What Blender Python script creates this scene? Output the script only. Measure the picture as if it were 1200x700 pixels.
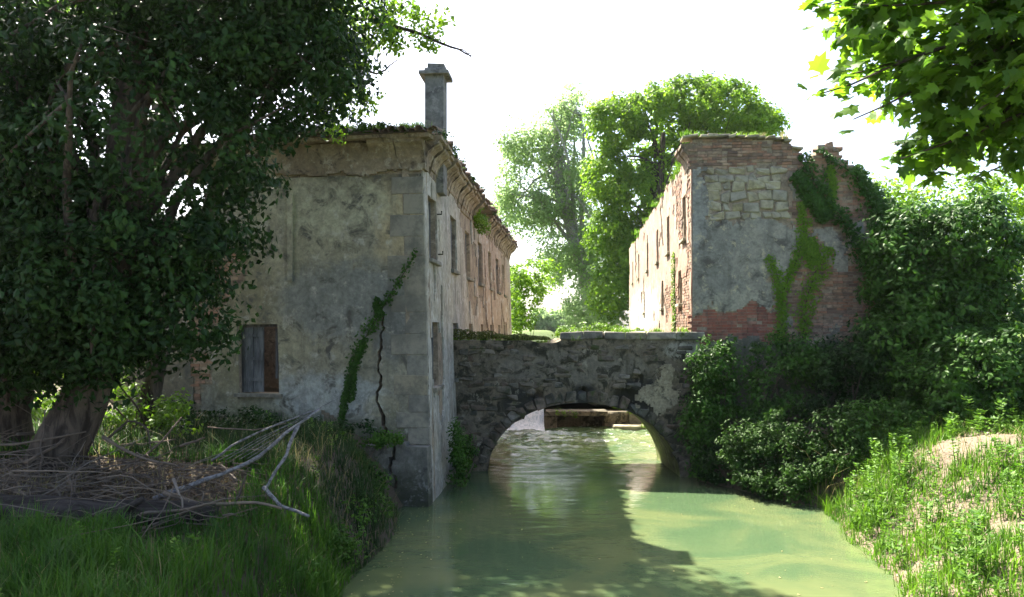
import bpy, math, random
import numpy as np
from mathutils import Vector, Matrix

for o in list(bpy.data.objects):
    bpy.data.objects.remove(o)
scene = bpy.context.scene
COL = scene.collection
rng = np.random.default_rng(11)
random.seed(5)

# ------------------------------------------------------------------ camera, sky, sun, exposure
EYE = 4.0            # metres above the water
FPX = 950.0          # focal length in photograph pixels
cam_d = bpy.data.cameras.new('camera')
cam_d.sensor_width = 36.0
cam_d.lens = FPX / 1200 * 36
cam_d.shift_y = 35 / 1200
cam_d.clip_start = 0.1
cam_d.clip_end = 3000
cam = bpy.data.objects.new('camera', cam_d)
COL.objects.link(cam)
cam.location = (0, 0, EYE)
cam.rotation_euler = (math.radians(90), 0, 0)
scene.camera = cam

SUN_TRAVEL = Vector((0.45, -0.62, -1.0)).normalized()
elev = math.asin(-SUN_TRAVEL.z)
azim = math.atan2(-SUN_TRAVEL.x, -SUN_TRAVEL.y)
world = bpy.data.worlds.new('World')
scene.world = world
world.use_nodes = True
wn, wl = world.node_tree.nodes, world.node_tree.links
sky = wn.new('ShaderNodeTexSky')
sky.sky_type = 'NISHITA'
sky.sun_disc = False
sky.sun_elevation = elev
sky.sun_rotation = azim
sky.air_density = 0.8
sky.dust_density = 4.0
sky.ozone_density = 1.0
wn['Background'].inputs['Strength'].default_value = 0.095
wl.new(sky.outputs[0], wn['Background'].inputs['Color'])

sun_d = bpy.data.lights.new('sun', 'SUN')
sun_d.energy = 5.0
sun_d.angle = math.radians(0.5)
sun_d.color = (1.0, 0.93, 0.80)
sun = bpy.data.objects.new('sun', sun_d)
COL.objects.link(sun)
sun.rotation_euler = SUN_TRAVEL.to_track_quat('-Z', 'Y').to_euler()
sun.location = (-20, 30, 50)

vs = scene.view_settings
vs.view_transform = 'Standard'
vs.look = 'None'
vs.gamma = 1.0
vs.use_curve_mapping = False
vs.exposure = 2.4
scene.cycles.use_denoising = True
scene.cycles.max_bounces = 8
scene.cycles.diffuse_bounces = 4
scene.cycles.transmission_bounces = 4
scene.cycles.transparent_max_bounces = 6

# ------------------------------------------------------------------ helpers
def at(px, py, Y):
    return np.array([(px - 600) / FPX * Y, Y, EYE + (385 - py) / FPX * Y])

def _hash(ix, iy, iz, seed):
    n = (ix * 374761393 + iy * 668265263 + iz * 2147483647 + seed * 974634777).astype(np.int64)
    n = (n ^ (n >> 13)) * 1274126177
    n = n & 0x7fffffff
    n = (n ^ (n >> 16)) & 0xffff
    return n / 65535.0

def vnoise(p, seed=0):
    p = np.asarray(p, float)
    i = np.floor(p).astype(np.int64)
    f = p - i
    f = f * f * (3 - 2 * f)
    out = 0
    for dx in (0, 1):
        wx = f[..., 0] if dx else 1 - f[..., 0]
        for dy in (0, 1):
            wy = f[..., 1] if dy else 1 - f[..., 1]
            for dz in (0, 1):
                wz = f[..., 2] if dz else 1 - f[..., 2]
                out = out + wx * wy * wz * _hash(i[..., 0] + dx, i[..., 1] + dy, i[..., 2] + dz, seed)
    return out

def fbm(p, octs=4, seed=0):
    p = np.asarray(p, float)
    s, a, t = 0, 0.5, 0
    for k in range(octs):
        s = s + a * vnoise(p * (2 ** k), seed + k * 17)
        t += a
        a *= 0.5
    return s / t          # 0..1

def n2(u, v, scale=1.0, octs=4, seed=0):
    u, v = np.broadcast_arrays(np.asarray(u, float), np.asarray(v, float))
    return fbm(np.stack([u * scale, v * scale, np.full(u.shape, 3.7)], -1), octs, seed)

def make_mesh(name, V, F, mat=None, smooth=False, rnd=None):
    """V (n,3); F list of int arrays (m,3)/(m,4); rnd list of per-face floats matching F"""
    if isinstance(F, np.ndarray):
        F = [F]
        rnd = None if rnd is None else [rnd]
    V = np.asarray(V, np.float32)
    me = bpy.data.meshes.new(name)
    me.vertices.add(len(V))
    me.vertices.foreach_set('co', V.ravel())
    sizes = np.concatenate([np.full(len(f), f.shape[1], np.int32) for f in F])
    loops = np.concatenate([np.asarray(f, np.int32).ravel() for f in F])
    starts = np.concatenate([[0], np.cumsum(sizes)[:-1]]).astype(np.int32)
    me.loops.add(len(loops))
    me.loops.foreach_set('vertex_index', loops)
    me.polygons.add(len(sizes))
    me.polygons.foreach_set('loop_start', starts)
    me.polygons.foreach_set('loop_total', sizes)
    me.polygons.foreach_set('use_smooth', np.full(len(sizes), bool(smooth)))
    if rnd is not None:
        a = me.attributes.new('rnd', 'FLOAT', 'FACE')
        a.data.foreach_set('value', np.concatenate(rnd).astype(np.float32))
    me.update(calc_edges=True)
    if mat:
        me.materials.append(mat)
    return me

def link(o, parent=None):
    COL.objects.link(o)
    if parent is not None:
        o.parent = parent
        if parent.type == 'EMPTY':
            o.matrix_parent_inverse = Matrix.Translation(-parent.location)
    return o

def obj(name, me, parent=None):
    return link(bpy.data.objects.new(name, me), parent)

def tag(o, label, cat, group=None):
    o['label'] = label
    o['category'] = cat
    if group:
        o['group'] = group
    return o

def thing(name, loc, label, cat, group=None):
    o = bpy.data.objects.new(name, None)
    o.empty_display_size = 0.3
    o.location = loc
    COL.objects.link(o)
    return tag(o, label, cat, group)

def kind(o, k):
    o['kind'] = k
    return o

class MB:
    def __init__(s):
        s.V, s.F3, s.F4, s.r3, s.r4, s.n = [], [], [], [], [], 0
    def add(s, V, F3=None, F4=None, rnd=0.5):
        V = np.asarray(V, float)
        if F3 is not None and len(F3):
            F3 = np.asarray(F3); s.F3.append(F3 + s.n); s.r3.append(np.broadcast_to(np.asarray(rnd, float), (len(F3),)))
        if F4 is not None and len(F4):
            F4 = np.asarray(F4); s.F4.append(F4 + s.n); s.r4.append(np.broadcast_to(np.asarray(rnd, float), (len(F4),)))
        s.V.append(V); s.n += len(V)
        return s
    def mesh(s, name, mat=None, smooth=False):
        F, R = [], []
        if s.F3: F.append(np.concatenate(s.F3)); R.append(np.concatenate(s.r3))
        if s.F4: F.append(np.concatenate(s.F4)); R.append(np.concatenate(s.r4))
        return make_mesh(name, np.concatenate(s.V), F, mat, smooth, R)
    def build(s, name, mat, parent=None, smooth=False):
        return obj(name, s.mesh(name, mat, smooth), parent)

BOXF = np.array([[0,1,3,2],[4,6,7,5],[0,4,5,1],[2,3,7,6],[0,2,6,4],[1,5,7,3]])
def box_verts(c, ax, ay, az):
    c, ax, ay, az = map(np.asarray, (c, ax, ay, az))
    return np.array([c + i*ax + j*ay + k*az for i in (-1,1) for j in (-1,1) for k in (-1,1)], float)

def stone_mesh(name, sx, sy, sz, mat, bev=0.2, jit=0.08, seed=0):
    """chamfered irregular block, half sizes sx sy sz, 24 verts"""
    r = np.random.default_rng(seed)
    m = min(sx, sy, sz) * bev
    V, idx = [], {}
    for i in (-1,1):
        for j in (-1,1):
            for k in (-1,1):
                off = r.normal(0, jit, 3) * min(sx, sy, sz)
                for a in range(3):
                    p = np.array([i*sx, j*sy, k*sz]) - np.array([i,j,k]) * m * (np.arange(3) != a)
                    idx[(i,j,k,a)] = len(V); V.append(p + off)
    F4, F3 = [], []
    for a in range(3):
        b, c = (a+1) % 3, (a+2) % 3
        for s in (-1,1):
            q = []
            for (u, v) in ((-1,-1),(1,-1),(1,1),(-1,1)):
                t = [0,0,0]; t[a] = s; t[b] = u; t[c] = v
                q.append(idx[(*t, a)])
            F4.append(q if s > 0 else q[::-1])
    for a in range(3):
        b, c = (a+1) % 3, (a+2) % 3
        for u in (-1,1):
            for v in (-1,1):
                t0 = [0,0,0]; t1 = [0,0,0]
                t0[a], t0[b], t0[c] = -1, u, v
                t1[a], t1[b], t1[c] = 1, u, v
                q = [idx[(*t0,b)], idx[(*t1,b)], idx[(*t1,c)], idx[(*t0,c)]]
                F4.append(q if u*v > 0 else q[::-1])
    for i in (-1,1):
        for j in (-1,1):
            for k in (-1,1):
                q = [idx[(i,j,k,0)], idx[(i,j,k,1)], idx[(i,j,k,2)]]
                F3.append(q if i*j*k > 0 else q[::-1])
    return make_mesh(name, np.array(V), [np.array(F3), np.array(F4)], mat)

def tube(mb, pts, radii, seg=7, rnd=0.5, cap=True, wob=0.0):
    pts = np.asarray(pts, float)
    radii = np.broadcast_to(np.asarray(radii, float), (len(pts),))
    T = np.gradient(pts, axis=0)
    T /= np.linalg.norm(T, axis=1, keepdims=True) + 1e-9
    ref = np.array([0.13, 0.31, 0.94])
    if abs(T[0] @ ref) > 0.9: ref = np.array([0.94, 0.3, 0.1])
    V = []
    for p, t, r in zip(pts, T, radii):
        a = np.cross(t, ref); a /= np.linalg.norm(a) + 1e-9
        b = np.cross(t, a)
        th = np.arange(seg) * 2 * np.pi / seg
        rr = r * (1 + (rng.uniform(-wob, wob, seg) if wob else 0))
        V.append(p + (np.cos(th) * rr)[:, None] * a + (np.sin(th) * rr)[:, None] * b)
    n = len(pts)
    V = np.concatenate(V)
    F = []
    for i in range(n-1):
        for k in range(seg):
            F.append([i*seg+k, i*seg+(k+1)%seg, (i+1)*seg+(k+1)%seg, (i+1)*seg+k])
    F3 = []
    if cap:
        V = np.concatenate([V, pts[:1], pts[-1:]])
        for k in range(seg):
            F3.append([n*seg, (k+1)%seg, k])
            F3.append([n*seg+1, (n-1)*seg+k, (n-1)*seg+(k+1)%seg])
    mb.add(V, F3, F, rnd)

def smooth_path(pts, n=12, wob=0.0):
    pts = np.asarray(pts, float)
    t = np.linspace(0, len(pts)-1, n)
    out = []
    P = np.concatenate([2*pts[:1]-pts[1:2], pts, 2*pts[-1:]-pts[-2:-1]])
    for x in t:
        i = min(int(x), len(pts)-2); f = x - i
        p0, p1, p2, p3 = P[i], P[i+1], P[i+2], P[i+3]
        out.append(0.5*((2*p1)+(-p0+p2)*f+(2*p0-5*p1+4*p2-p3)*f*f+(-p0+3*p1-3*p2+p3)*f**3))
    out = np.array(out)
    if wob: out[1:-1] += rng.normal(0, wob, (n-2, 3))
    return out

def unit(v):
    return v / (np.linalg.norm(v, axis=-1, keepdims=True) + 1e-9)

def leaf_cards(P, N, size, hang=0.4, fold=0.18, aspect=0.62):
    """kite leaves, 2 triangles each, folded on the midrib"""
    n = len(P)
    N = unit(N)
    T = rng.normal(0, 1, (n, 3)); T[:, 2] -= hang
    T = unit(T - (T*N).sum(1, keepdims=True)*N)
    B = np.cross(N, T)
    s = np.broadcast_to(np.asarray(size, float), (n,))[:, None]
    base = P - T*s*0.5
    tip = P + T*s*0.5 - N*s*fold*0.6
    l = P - T*s*0.08 + B*s*aspect*0.5 - N*s*fold
    r = P - T*s*0.08 - B*s*aspect*0.5 - N*s*fold
    V = np.stack([base, l, tip, r], 1).reshape(-1, 3)
    k = np.arange(n)[:, None]*4
    F = np.concatenate([k + [0, 2, 1], k + [0, 3, 2]], 1).reshape(-1, 3)
    return V, F

def clumps(ells, nclump, per, rad, shell=0.55, flat=0.8, cull=None, up=0.5):
    """leaf positions and normals in clumps through a union of ellipsoids"""
    ells = np.array(ells, float)
    vol = np.prod(ells[:, 3:6], axis=1) ** (2/3)
    w = rng.choice(len(ells), nclump, p=vol/vol.sum())
    d = unit(rng.normal(0, 1, (nclump, 3)))
    r = shell + (1-shell)*rng.random(nclump)**0.7
    C = ells[w, :3] + d*ells[w, 3:6]*r[:, None]
    if cull is not None:
        k = cull(C); C = C[k]; d = d[k]
    n = len(C)
    tone = rng.random(n)
    R = rad*rng.uniform(0.6, 1.35, n)
    q = unit(rng.normal(0, 1, (n, per, 3)))
    rr = rng.random((n, per, 1))**0.45
    L = C[:, None] + q*rr*R[:, None, None]*np.array([1, 1, flat])
    N = q*0.7 + d[:, None]*0.35 + np.array([0, 0, up]) + rng.normal(0, 0.45, (n, per, 3))
    t = np.clip(tone[:, None]*0.55 + rng.random((n, per))*0.45, 0, 1)
    return L.reshape(-1, 3), N.reshape(-1, 3), t.reshape(-1), C

def foliage_obj(name, P, N, size, tone, mat, parent, hang=0.4, aspect=0.62):
    V, F = leaf_cards(P, N, size, hang=hang, aspect=aspect)
    me = make_mesh(name, V, F, mat, rnd=np.repeat(tone, 2))
    return obj(name, me, parent)

def slab(us, zs, mask, P, d0, d1, disp=None, back=False):
    """grid sheet with holes: front at offset d1 (+disp), its edges run back to d0"""
    us, zs = np.asarray(us), np.asarray(zs)
    nu, nz = len(us)-1, len(zs)-1
    U, Z = np.meshgrid(us, zs, indexing='ij')
    dd = np.full(U.shape, d1, float)
    if disp is not None: dd = dd + disp(U, Z)
    front = P(U, Z, dd).reshape(-1, 3)
    rear = P(U, Z, np.full(U.shape, d0, float)).reshape(-1, 3)
    off = len(front)
    vid = lambda i, j: i*(nz+1)+j
    I, J = np.nonzero(mask)
    F = [np.stack([vid(I, J), vid(I+1, J), vid(I+1, J+1), vid(I, J+1)], 1)]
    if back: F.append(np.stack([vid(I, J), vid(I, J+1), vid(I+1, J+1), vid(I+1, J)], 1) + off)
    pad = np.zeros((nu+2, nz+2), bool); pad[1:-1, 1:-1] = mask
    for (di, dj, a, b) in ((-1,0,(0,0),(0,1)), (1,0,(1,1),(1,0)), (0,-1,(1,0),(0,0)), (0,1,(0,1),(1,1))):
        e = mask & ~pad[1+di:nu+1+di, 1+dj:nz+1+dj]
        i, j = np.nonzero(e)
        p, q = vid(i+a[0], j+a[1]), vid(i+b[0], j+b[1])
        F.append(np.stack([p, q, q+off, p+off], 1))
    F = np.concatenate(F)
    V = np.concatenate([front, rear])
    used = np.unique(F)
    remap = np.full(len(V), -1, np.int64); remap[used] = np.arange(len(used))
    return V[used], remap[F]

def grid_lines(lo, hi, step, extra=()):
    base = np.linspace(lo, hi, max(2, int(round((hi-lo)/step))+1))
    ex = np.array([e for e in extra if lo < e < hi])
    if len(ex):
        keep = np.array([np.min(np.abs(ex-b)) > step*0.35 or b in (lo, hi) for b in base])
        base = np.unique(np.concatenate([base[keep], ex]))
    return base

# ------------------------------------------------------------------ materials
def new_mat(name):
    m = bpy.data.materials.new(name)
    m.use_nodes = True
    nt = m.node_tree
    b = nt.nodes['Principled BSDF']
    b.inputs['Roughness'].default_value = 0.9
    b.inputs['Specular IOR Level'].default_value = 0.25
    return m, nt, nt.nodes, nt.links, b

def rgb(c):
    return (c[0], c[1], c[2], 1)

def mixc(nt, fac, a, b, blend='MIX'):
    n = nt.nodes.new('ShaderNodeMix'); n.data_type = 'RGBA'; n.blend_type = blend
    for s, v in ((n.inputs[0], fac), (n.inputs[6], a), (n.inputs[7], b)):
        if isinstance(v, (int, float)): s.default_value = v
        elif isinstance(v, tuple): s.default_value = rgb(v)
        else: nt.links.new(v, s)
    return n.outputs[2]

def noise(nt, scale, detail=5, rough=0.6, vec=None, dist=0.0):
    n = nt.nodes.new('ShaderNodeTexNoise')
    n.inputs['Scale'].default_value = scale; n.inputs['Detail'].default_value = detail
    n.inputs['Roughness'].default_value = rough; n.inputs['Distortion'].default_value = dist
    if vec is not None: nt.links.new(vec, n.inputs['Vector'])
    return n.outputs[0]

def ramp(nt, fac, lo, hi):
    n = nt.nodes.new('ShaderNodeMapRange'); n.interpolation_type = 'SMOOTHSTEP'
    n.inputs[1].default_value = lo; n.inputs[2].default_value = hi
    nt.links.new(fac, n.inputs[0])
    return n.outputs[0]

def math_n(nt, op, a, b=None):
    n = nt.nodes.new('ShaderNodeMath'); n.operation = op
    for s, v in ((n.inputs[0], a), (n.inputs[1], b)):
        if v is None: continue
        if isinstance(v, (int, float)): s.default_value = v
        else: nt.links.new(v, s)
    return n.outputs[0]

def coords(nt, scale=(1,1,1)):
    t = nt.nodes.new('ShaderNodeTexCoord')
    m = nt.nodes.new('ShaderNodeMapping'); m.inputs['Scale'].default_value = scale
    nt.links.new(t.outputs['Object'], m.inputs['Vector'])
    return m.outputs[0]

def bump(nt, h, strength=0.3, dist=0.02):
    n = nt.nodes.new('ShaderNodeBump'); n.inputs['Strength'].default_value = strength
    n.inputs['Distance'].default_value = dist
    nt.links.new(h, n.inputs['Height'])
    nt.links.new(n.outputs[0], nt.nodes['Principled BSDF'].inputs['Normal'])

def weathered(name, base, second, stain, pale, blobs=(), scale=0.9, bstr=0.35, stain_amt=(0.50, 0.66), pale_amt=(0.52, 0.64), streak=0.5, bands=()):
    """old render: two tones, dark blotches, pale scabs, water streaks; blobs = (centre, radius, colour, amount)"""
    m, nt, N, L, b = new_mat(name)
    v = coords(nt)
    big = noise(nt, scale*0.55, 4, 0.55, v, 0.4)
    mid = noise(nt, scale*1.7, 6, 0.68, v, 0.6)
    fine = noise(nt, scale*9, 6, 0.7, v)
    c = mixc(nt, ramp(nt, big, 0.36, 0.64), base, second)
    for cen, rad, col, amt in blobs:
        g = N.new('ShaderNodeVectorMath'); g.operation = 'SUBTRACT'
        L.new(v, g.inputs[0]); g.inputs[1].default_value = cen
        dv = N.new('ShaderNodeVectorMath'); dv.operation = 'DIVIDE'
        L.new(g.outputs[0], dv.inputs[0]); dv.inputs[1].default_value = rad
        ln = N.new('ShaderNodeVectorMath'); ln.operation = 'LENGTH'
        L.new(dv.outputs[0], ln.inputs[0])
        wob = math_n(nt, 'ADD', ln.outputs['Value'], math_n(nt, 'MULTIPLY', math_n(nt, 'SUBTRACT', mid, 0.5), 1.6))
        f = math_n(nt, 'MULTIPLY', math_n(nt, 'SUBTRACT', 1.0, ramp(nt, wob, 0.65, 1.15)), amt)
        c = mixc(nt, f, c, col)
    for za, zb, col, amt in bands:      # damp rising or running down, ragged edge
        sp = N.new('ShaderNodeSeparateXYZ'); L.new(v, sp.inputs[0])
        zz = math_n(nt, 'ADD', sp.outputs[2], math_n(nt, 'MULTIPLY', math_n(nt, 'SUBTRACT', mid, 0.5), 2.2))
        c = mixc(nt, math_n(nt, 'MULTIPLY', ramp(nt, zz, za, zb), amt), c, col)
    lum = noise(nt, scale*3.6, 6, 0.75, v, 0.2)
    c = mixc(nt, 1.0, c, mixc(nt, ramp(nt, lum, 0.32, 0.68), (0.76, 0.76, 0.76), (1.18, 1.18, 1.17)), 'MULTIPLY')
    if streak:
        sv = coords(nt, (2.6, 2.6, 0.16))
        st = noise(nt, 1.4, 4, 0.6, sv, 0.2)
        c = mixc(nt, math_n(nt, 'MULTIPLY', ramp(nt, st, 0.52, 0.75), streak), c, stain)
    c = mixc(nt, ramp(nt, mid, *stain_amt), c, stain)
    pn = noise(nt, scale*2.6, 7, 0.72, v, 0.3)
    c = mixc(nt, math_n(nt, 'MULTIPLY', ramp(nt, pn, *pale_amt), 0.75), c, pale)
    c = mixc(nt, math_n(nt, 'MULTIPLY', ramp(nt, fine, 0.35, 0.7), 0.35), c, (0.05, 0.05, 0.045))
    L.new(c, b.inputs['Base Color'])
    h = math_n(nt, 'ADD', math_n(nt, 'MULTIPLY', mid, 1.0), math_n(nt, 'MULTIPLY', fine, 0.5))
    bump(nt, h, bstr, 0.05)
    return m

def piece_mat(name, cols, dirt=(0.05, 0.05, 0.045), dirt_amt=0.55, scale=7, moss=None, bstr=0.4):
    """bricks / stones: colour varies by piece (object random + face attribute), grain and dirt on top"""
    m, nt, N, L, b = new_mat(name)
    oi = N.new('ShaderNodeObjectInfo')
    at_ = N.new('ShaderNodeAttribute'); at_.attribute_name = 'rnd'
    r = math_n(nt, 'FRACT', math_n(nt, 'ADD', oi.outputs['Random'], at_.outputs['Fac']))
    cr = N.new('ShaderNodeValToRGB')
    L.new(r, cr.inputs[0])
    el = cr.color_ramp.elements
    el[0].color = rgb(cols[0]); el[-1].color = rgb(cols[-1])
    for i, c in enumerate(cols[1:-1]):
        e = el.new((i+1)/(len(cols)-1)); e.color = rgb(c)
    v = coords(nt)
    geo = N.new('ShaderNodeNewGeometry')
    g = noise(nt, scale, 6, 0.7, geo.outputs['Position'])
    big = noise(nt, 0.9, 5, 0.65, geo.outputs['Position'], 0.5)
    c = mixc(nt, math_n(nt, 'MULTIPLY', ramp(nt, g, 0.4, 0.68), dirt_amt), cr.outputs[0], dirt)
    c = mixc(nt, math_n(nt, 'MULTIPLY', ramp(nt, big, 0.48, 0.7), dirt_amt), c, dirt)
    if moss:
        c = mixc(nt, ramp(nt, noise(nt, 2.2, 6, 0.7, geo.outputs['Position']), 0.55, 0.68), c, moss)
    L.new(c, b.inputs['Base Color'])
    bump(nt, noise(nt, scale*5, 5, 0.7, geo.outputs['Position']), bstr, 0.02)
    return m

def leaf_mat(name, dark, light, trans=0.35, rough=0.45, spec=0.3, tcol=None):
    m, nt, N, L, b = new_mat(name)
    a = N.new('ShaderNodeAttribute'); a.attribute_name = 'rnd'
    c = mixc(nt, a.outputs['Fac'], dark, light)
    L.new(c, b.inputs['Base Color'])
    b.inputs['Roughness'].default_value = rough
    b.inputs['Specular IOR Level'].default_value = spec
    tr = N.new('ShaderNodeBsdfTranslucent')
    L.new(mixc(nt, a.outputs['Fac'], tuple(x*1.25 for x in dark), tcol or tuple(x*1.5 for x in light)), tr.inputs['Color'])
    mx = N.new('ShaderNodeMixShader'); mx.inputs[0].default_value = trans
    L.new(b.outputs[0], mx.inputs[1]); L.new(tr.outputs[0], mx.inputs[2])
    L.new(mx.outputs[0], N['Material Output'].inputs['Surface'])
    return m

def bark_mat(name, a, b_, scale=6, stretch=(1, 1, 0.18)):
    m, nt, N, L, b = new_mat(name)
    v = coords(nt, stretch)
    n = noise(nt, scale, 6, 0.7, v, 0.5)
    L.new(mixc(nt, ramp(nt, n, 0.36, 0.64), a, b_), b.inputs['Base Color'])
    bump(nt, n, 0.8, 0.06)
    return m

M = {}
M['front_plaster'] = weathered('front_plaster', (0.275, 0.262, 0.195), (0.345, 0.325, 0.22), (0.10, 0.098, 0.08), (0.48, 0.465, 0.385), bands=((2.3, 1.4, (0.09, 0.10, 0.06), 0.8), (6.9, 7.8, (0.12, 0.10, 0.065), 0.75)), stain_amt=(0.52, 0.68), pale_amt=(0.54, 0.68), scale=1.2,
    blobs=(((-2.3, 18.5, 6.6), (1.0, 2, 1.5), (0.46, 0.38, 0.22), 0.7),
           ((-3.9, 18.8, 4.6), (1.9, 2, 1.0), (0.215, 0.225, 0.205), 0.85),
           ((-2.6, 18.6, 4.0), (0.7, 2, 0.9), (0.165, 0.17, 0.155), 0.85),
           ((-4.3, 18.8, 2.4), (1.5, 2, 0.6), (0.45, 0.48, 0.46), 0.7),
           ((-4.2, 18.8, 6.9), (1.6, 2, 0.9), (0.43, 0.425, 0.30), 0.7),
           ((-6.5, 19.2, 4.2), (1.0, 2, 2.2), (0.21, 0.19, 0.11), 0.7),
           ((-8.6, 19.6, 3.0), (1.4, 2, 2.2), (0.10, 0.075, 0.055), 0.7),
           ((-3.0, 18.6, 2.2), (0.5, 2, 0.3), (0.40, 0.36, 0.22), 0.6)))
M['side_plaster'] = weathered('side_plaster', (0.42, 0.39, 0.31), (0.36, 0.35, 0.30), (0.13, 0.10, 0.07), (0.58, 0.56, 0.50),
    blobs=(((-0.4, 36, 5.5), (3, 9, 3.5), (0.40, 0.27, 0.18), 0.65), ((-1.6, 20, 3), (1, 3.0, 1.3), (0.38, 0.40, 0.38), 0.5)), streak=0.85, stain_amt=(0.56, 0.76))
M['cornice'] = weathered('cornice', (0.30, 0.25, 0.17), (0.22, 0.17, 0.11), (0.07, 0.055, 0.04), (0.42, 0.38, 0.29), scale=1.6, streak=0.3)
M['core'] = weathered('core', (0.26, 0.21, 0.155), (0.33, 0.27, 0.19), (0.11, 0.09, 0.07), (0.42, 0.36, 0.27), scale=1.5, streak=0.3)
M['grey_plaster'] = weathered('grey_plaster', (0.235, 0.233, 0.20), (0.30, 0.285, 0.23), (0.105, 0.10, 0.085), (0.50, 0.45, 0.29), scale=1.5, streak=0.5, stain_amt=(0.50, 0.68), pale_amt=(0.55, 0.66), bands=((4.2, 3.4, (0.05, 0.06, 0.03), 0.8),),
    blobs=(((6.0, 21.9, 4.7), (0.9, 2, 0.35), (0.36, 0.35, 0.27), 0.6), ((5.1, 22, 7.5), (0.35, 2, 1.6), (0.30, 0.31, 0.29), 0.7)))
M['sunny_plaster'] = weathered('sunny_plaster', (0.33, 0.26, 0.195), (0.30, 0.20, 0.145), (0.20, 0.115, 0.08), (0.44, 0.38, 0.30), scale=1.4, streak=0.3, stain_amt=(0.56, 0.70),
    blobs=(((5.2, 25, 4.6), (2, 3.5, 1.9), (0.33, 0.18, 0.125), 0.7), ((6.4, 40, 4.8), (2, 10, 1.2), (0.60, 0.57, 0.50), 0.8)))
M['brick'] = piece_mat('brick', [(0.24, 0.145, 0.095), (0.36, 0.19, 0.12), (0.34, 0.26, 0.18), (0.17, 0.11, 0.085), (0.42, 0.31, 0.22), (0.30, 0.15, 0.10)], dirt_amt=0.6)
M['red_brick'] = piece_mat('red_brick', [(0.29, 0.10, 0.065), (0.36, 0.15, 0.10), (0.23, 0.085, 0.06), (0.36, 0.20, 0.145)], dirt_amt=0.55)
M['stone'] = piece_mat('stone', [(0.34, 0.32, 0.22), (0.40, 0.37, 0.26), (0.28, 0.27, 0.21), (0.37, 0.33, 0.21)], dirt=(0.10, 0.085, 0.06), dirt_amt=0.65, scale=4)
M['quoin'] = piece_mat('quoin', [(0.26, 0.25, 0.195), (0.285, 0.265, 0.20), (0.245, 0.24, 0.20), (0.32, 0.285, 0.195)], dirt=(0.12, 0.118, 0.10), dirt_amt=0.8, scale=3)
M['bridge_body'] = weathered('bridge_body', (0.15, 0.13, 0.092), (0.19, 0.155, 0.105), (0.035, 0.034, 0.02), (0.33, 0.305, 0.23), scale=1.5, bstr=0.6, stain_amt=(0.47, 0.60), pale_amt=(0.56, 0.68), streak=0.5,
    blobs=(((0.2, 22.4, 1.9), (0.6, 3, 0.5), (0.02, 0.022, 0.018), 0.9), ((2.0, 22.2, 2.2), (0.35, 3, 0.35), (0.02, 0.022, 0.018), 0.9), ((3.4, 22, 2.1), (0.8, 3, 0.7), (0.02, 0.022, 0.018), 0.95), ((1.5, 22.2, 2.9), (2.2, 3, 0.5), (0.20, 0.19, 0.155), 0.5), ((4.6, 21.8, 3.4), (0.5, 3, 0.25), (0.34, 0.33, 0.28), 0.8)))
M['bridge_stone'] = piece_mat('bridge_stone', [(0.14, 0.12, 0.09), (0.21, 0.175, 0.13), (0.10, 0.10, 0.085), (0.17, 0.12, 0.085), (0.24, 0.225, 0.185)], dirt=(0.03, 0.034, 0.024), dirt_amt=0.85, scale=4, moss=(0.05, 0.065, 0.022))
M['barrel'] = weathered('barrel', (0.17, 0.19, 0.055), (0.13, 0.165, 0.035), (0.06, 0.06, 0.03), (0.30, 0.29, 0.14), scale=1.5, streak=0.2)
M['coping'] = piece_mat('coping', [(0.22, 0.21, 0.17), (0.28, 0.26, 0.20), (0.17, 0.17, 0.14)], dirt_amt=0.7, scale=3, moss=(0.05, 0.075, 0.015))
M['tile'] = piece_mat('tile', [(0.17, 0.10, 0.07), (0.12, 0.085, 0.06), (0.20, 0.14, 0.10), (0.09, 0.075, 0.06)], dirt_amt=0.7, moss=(0.05, 0.06, 0.02))
M['chimney'] = weathered('chimney', (0.17, 0.175, 0.165), (0.21, 0.205, 0.185), (0.09, 0.09, 0.085), (0.28, 0.28, 0.26), scale=1.5, streak=0.4)
M['interior'] = weathered('interior', (0.15, 0.125, 0.095), (0.19, 0.15, 0.11), (0.06, 0.05, 0.04), (0.26, 0.22, 0.17), scale=2.2)
M['plinth'] = weathered('plinth', (0.16, 0.16, 0.14), (0.20, 0.195, 0.165), (0.06, 0.062, 0.052), (0.28, 0.28, 0.25), scale=1.3, bands=((1.3, 0.1, (0.035, 0.045, 0.02), 0.9),))
M['old_wood'] = bark_mat('old_wood', (0.075, 0.08, 0.085), (0.17, 0.18, 0.19), 9)
M['bark'] = bark_mat('bark', (0.028, 0.022, 0.016), (0.11, 0.088, 0.065), 7)
M['pale_bark'] = bark_mat('pale_bark', (0.20, 0.185, 0.165), (0.42, 0.40, 0.38), 12, (1, 1, 1))
M['stripped_wood'] = bark_mat('stripped_wood', (0.10, 0.095, 0.09), (0.27, 0.262, 0.255), 14, (1, 1, 1))
M['dead_wood'] = piece_mat('dead_wood', [(0.13, 0.095, 0.065), (0.20, 0.155, 0.11), (0.075, 0.056, 0.042), (0.27, 0.225, 0.175)], dirt_amt=0.5, scale=9)
M['log_bark'] = bark_mat('log_bark', (0.018, 0.015, 0.012), (0.06, 0.050, 0.042), 9, (0.2, 1, 1))
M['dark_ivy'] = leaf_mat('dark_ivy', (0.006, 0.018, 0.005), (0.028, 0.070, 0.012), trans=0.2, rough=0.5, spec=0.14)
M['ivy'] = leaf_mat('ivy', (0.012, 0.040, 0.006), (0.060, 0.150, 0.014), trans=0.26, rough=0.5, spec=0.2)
M['vine'] = leaf_mat('vine', (0.06, 0.14, 0.010), (0.17, 0.30, 0.018), trans=0.35)
M['tree_leaf'] = leaf_mat('tree_leaf', (0.035, 0.075, 0.015), (0.10, 0.19, 0.02), trans=0.42)
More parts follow.
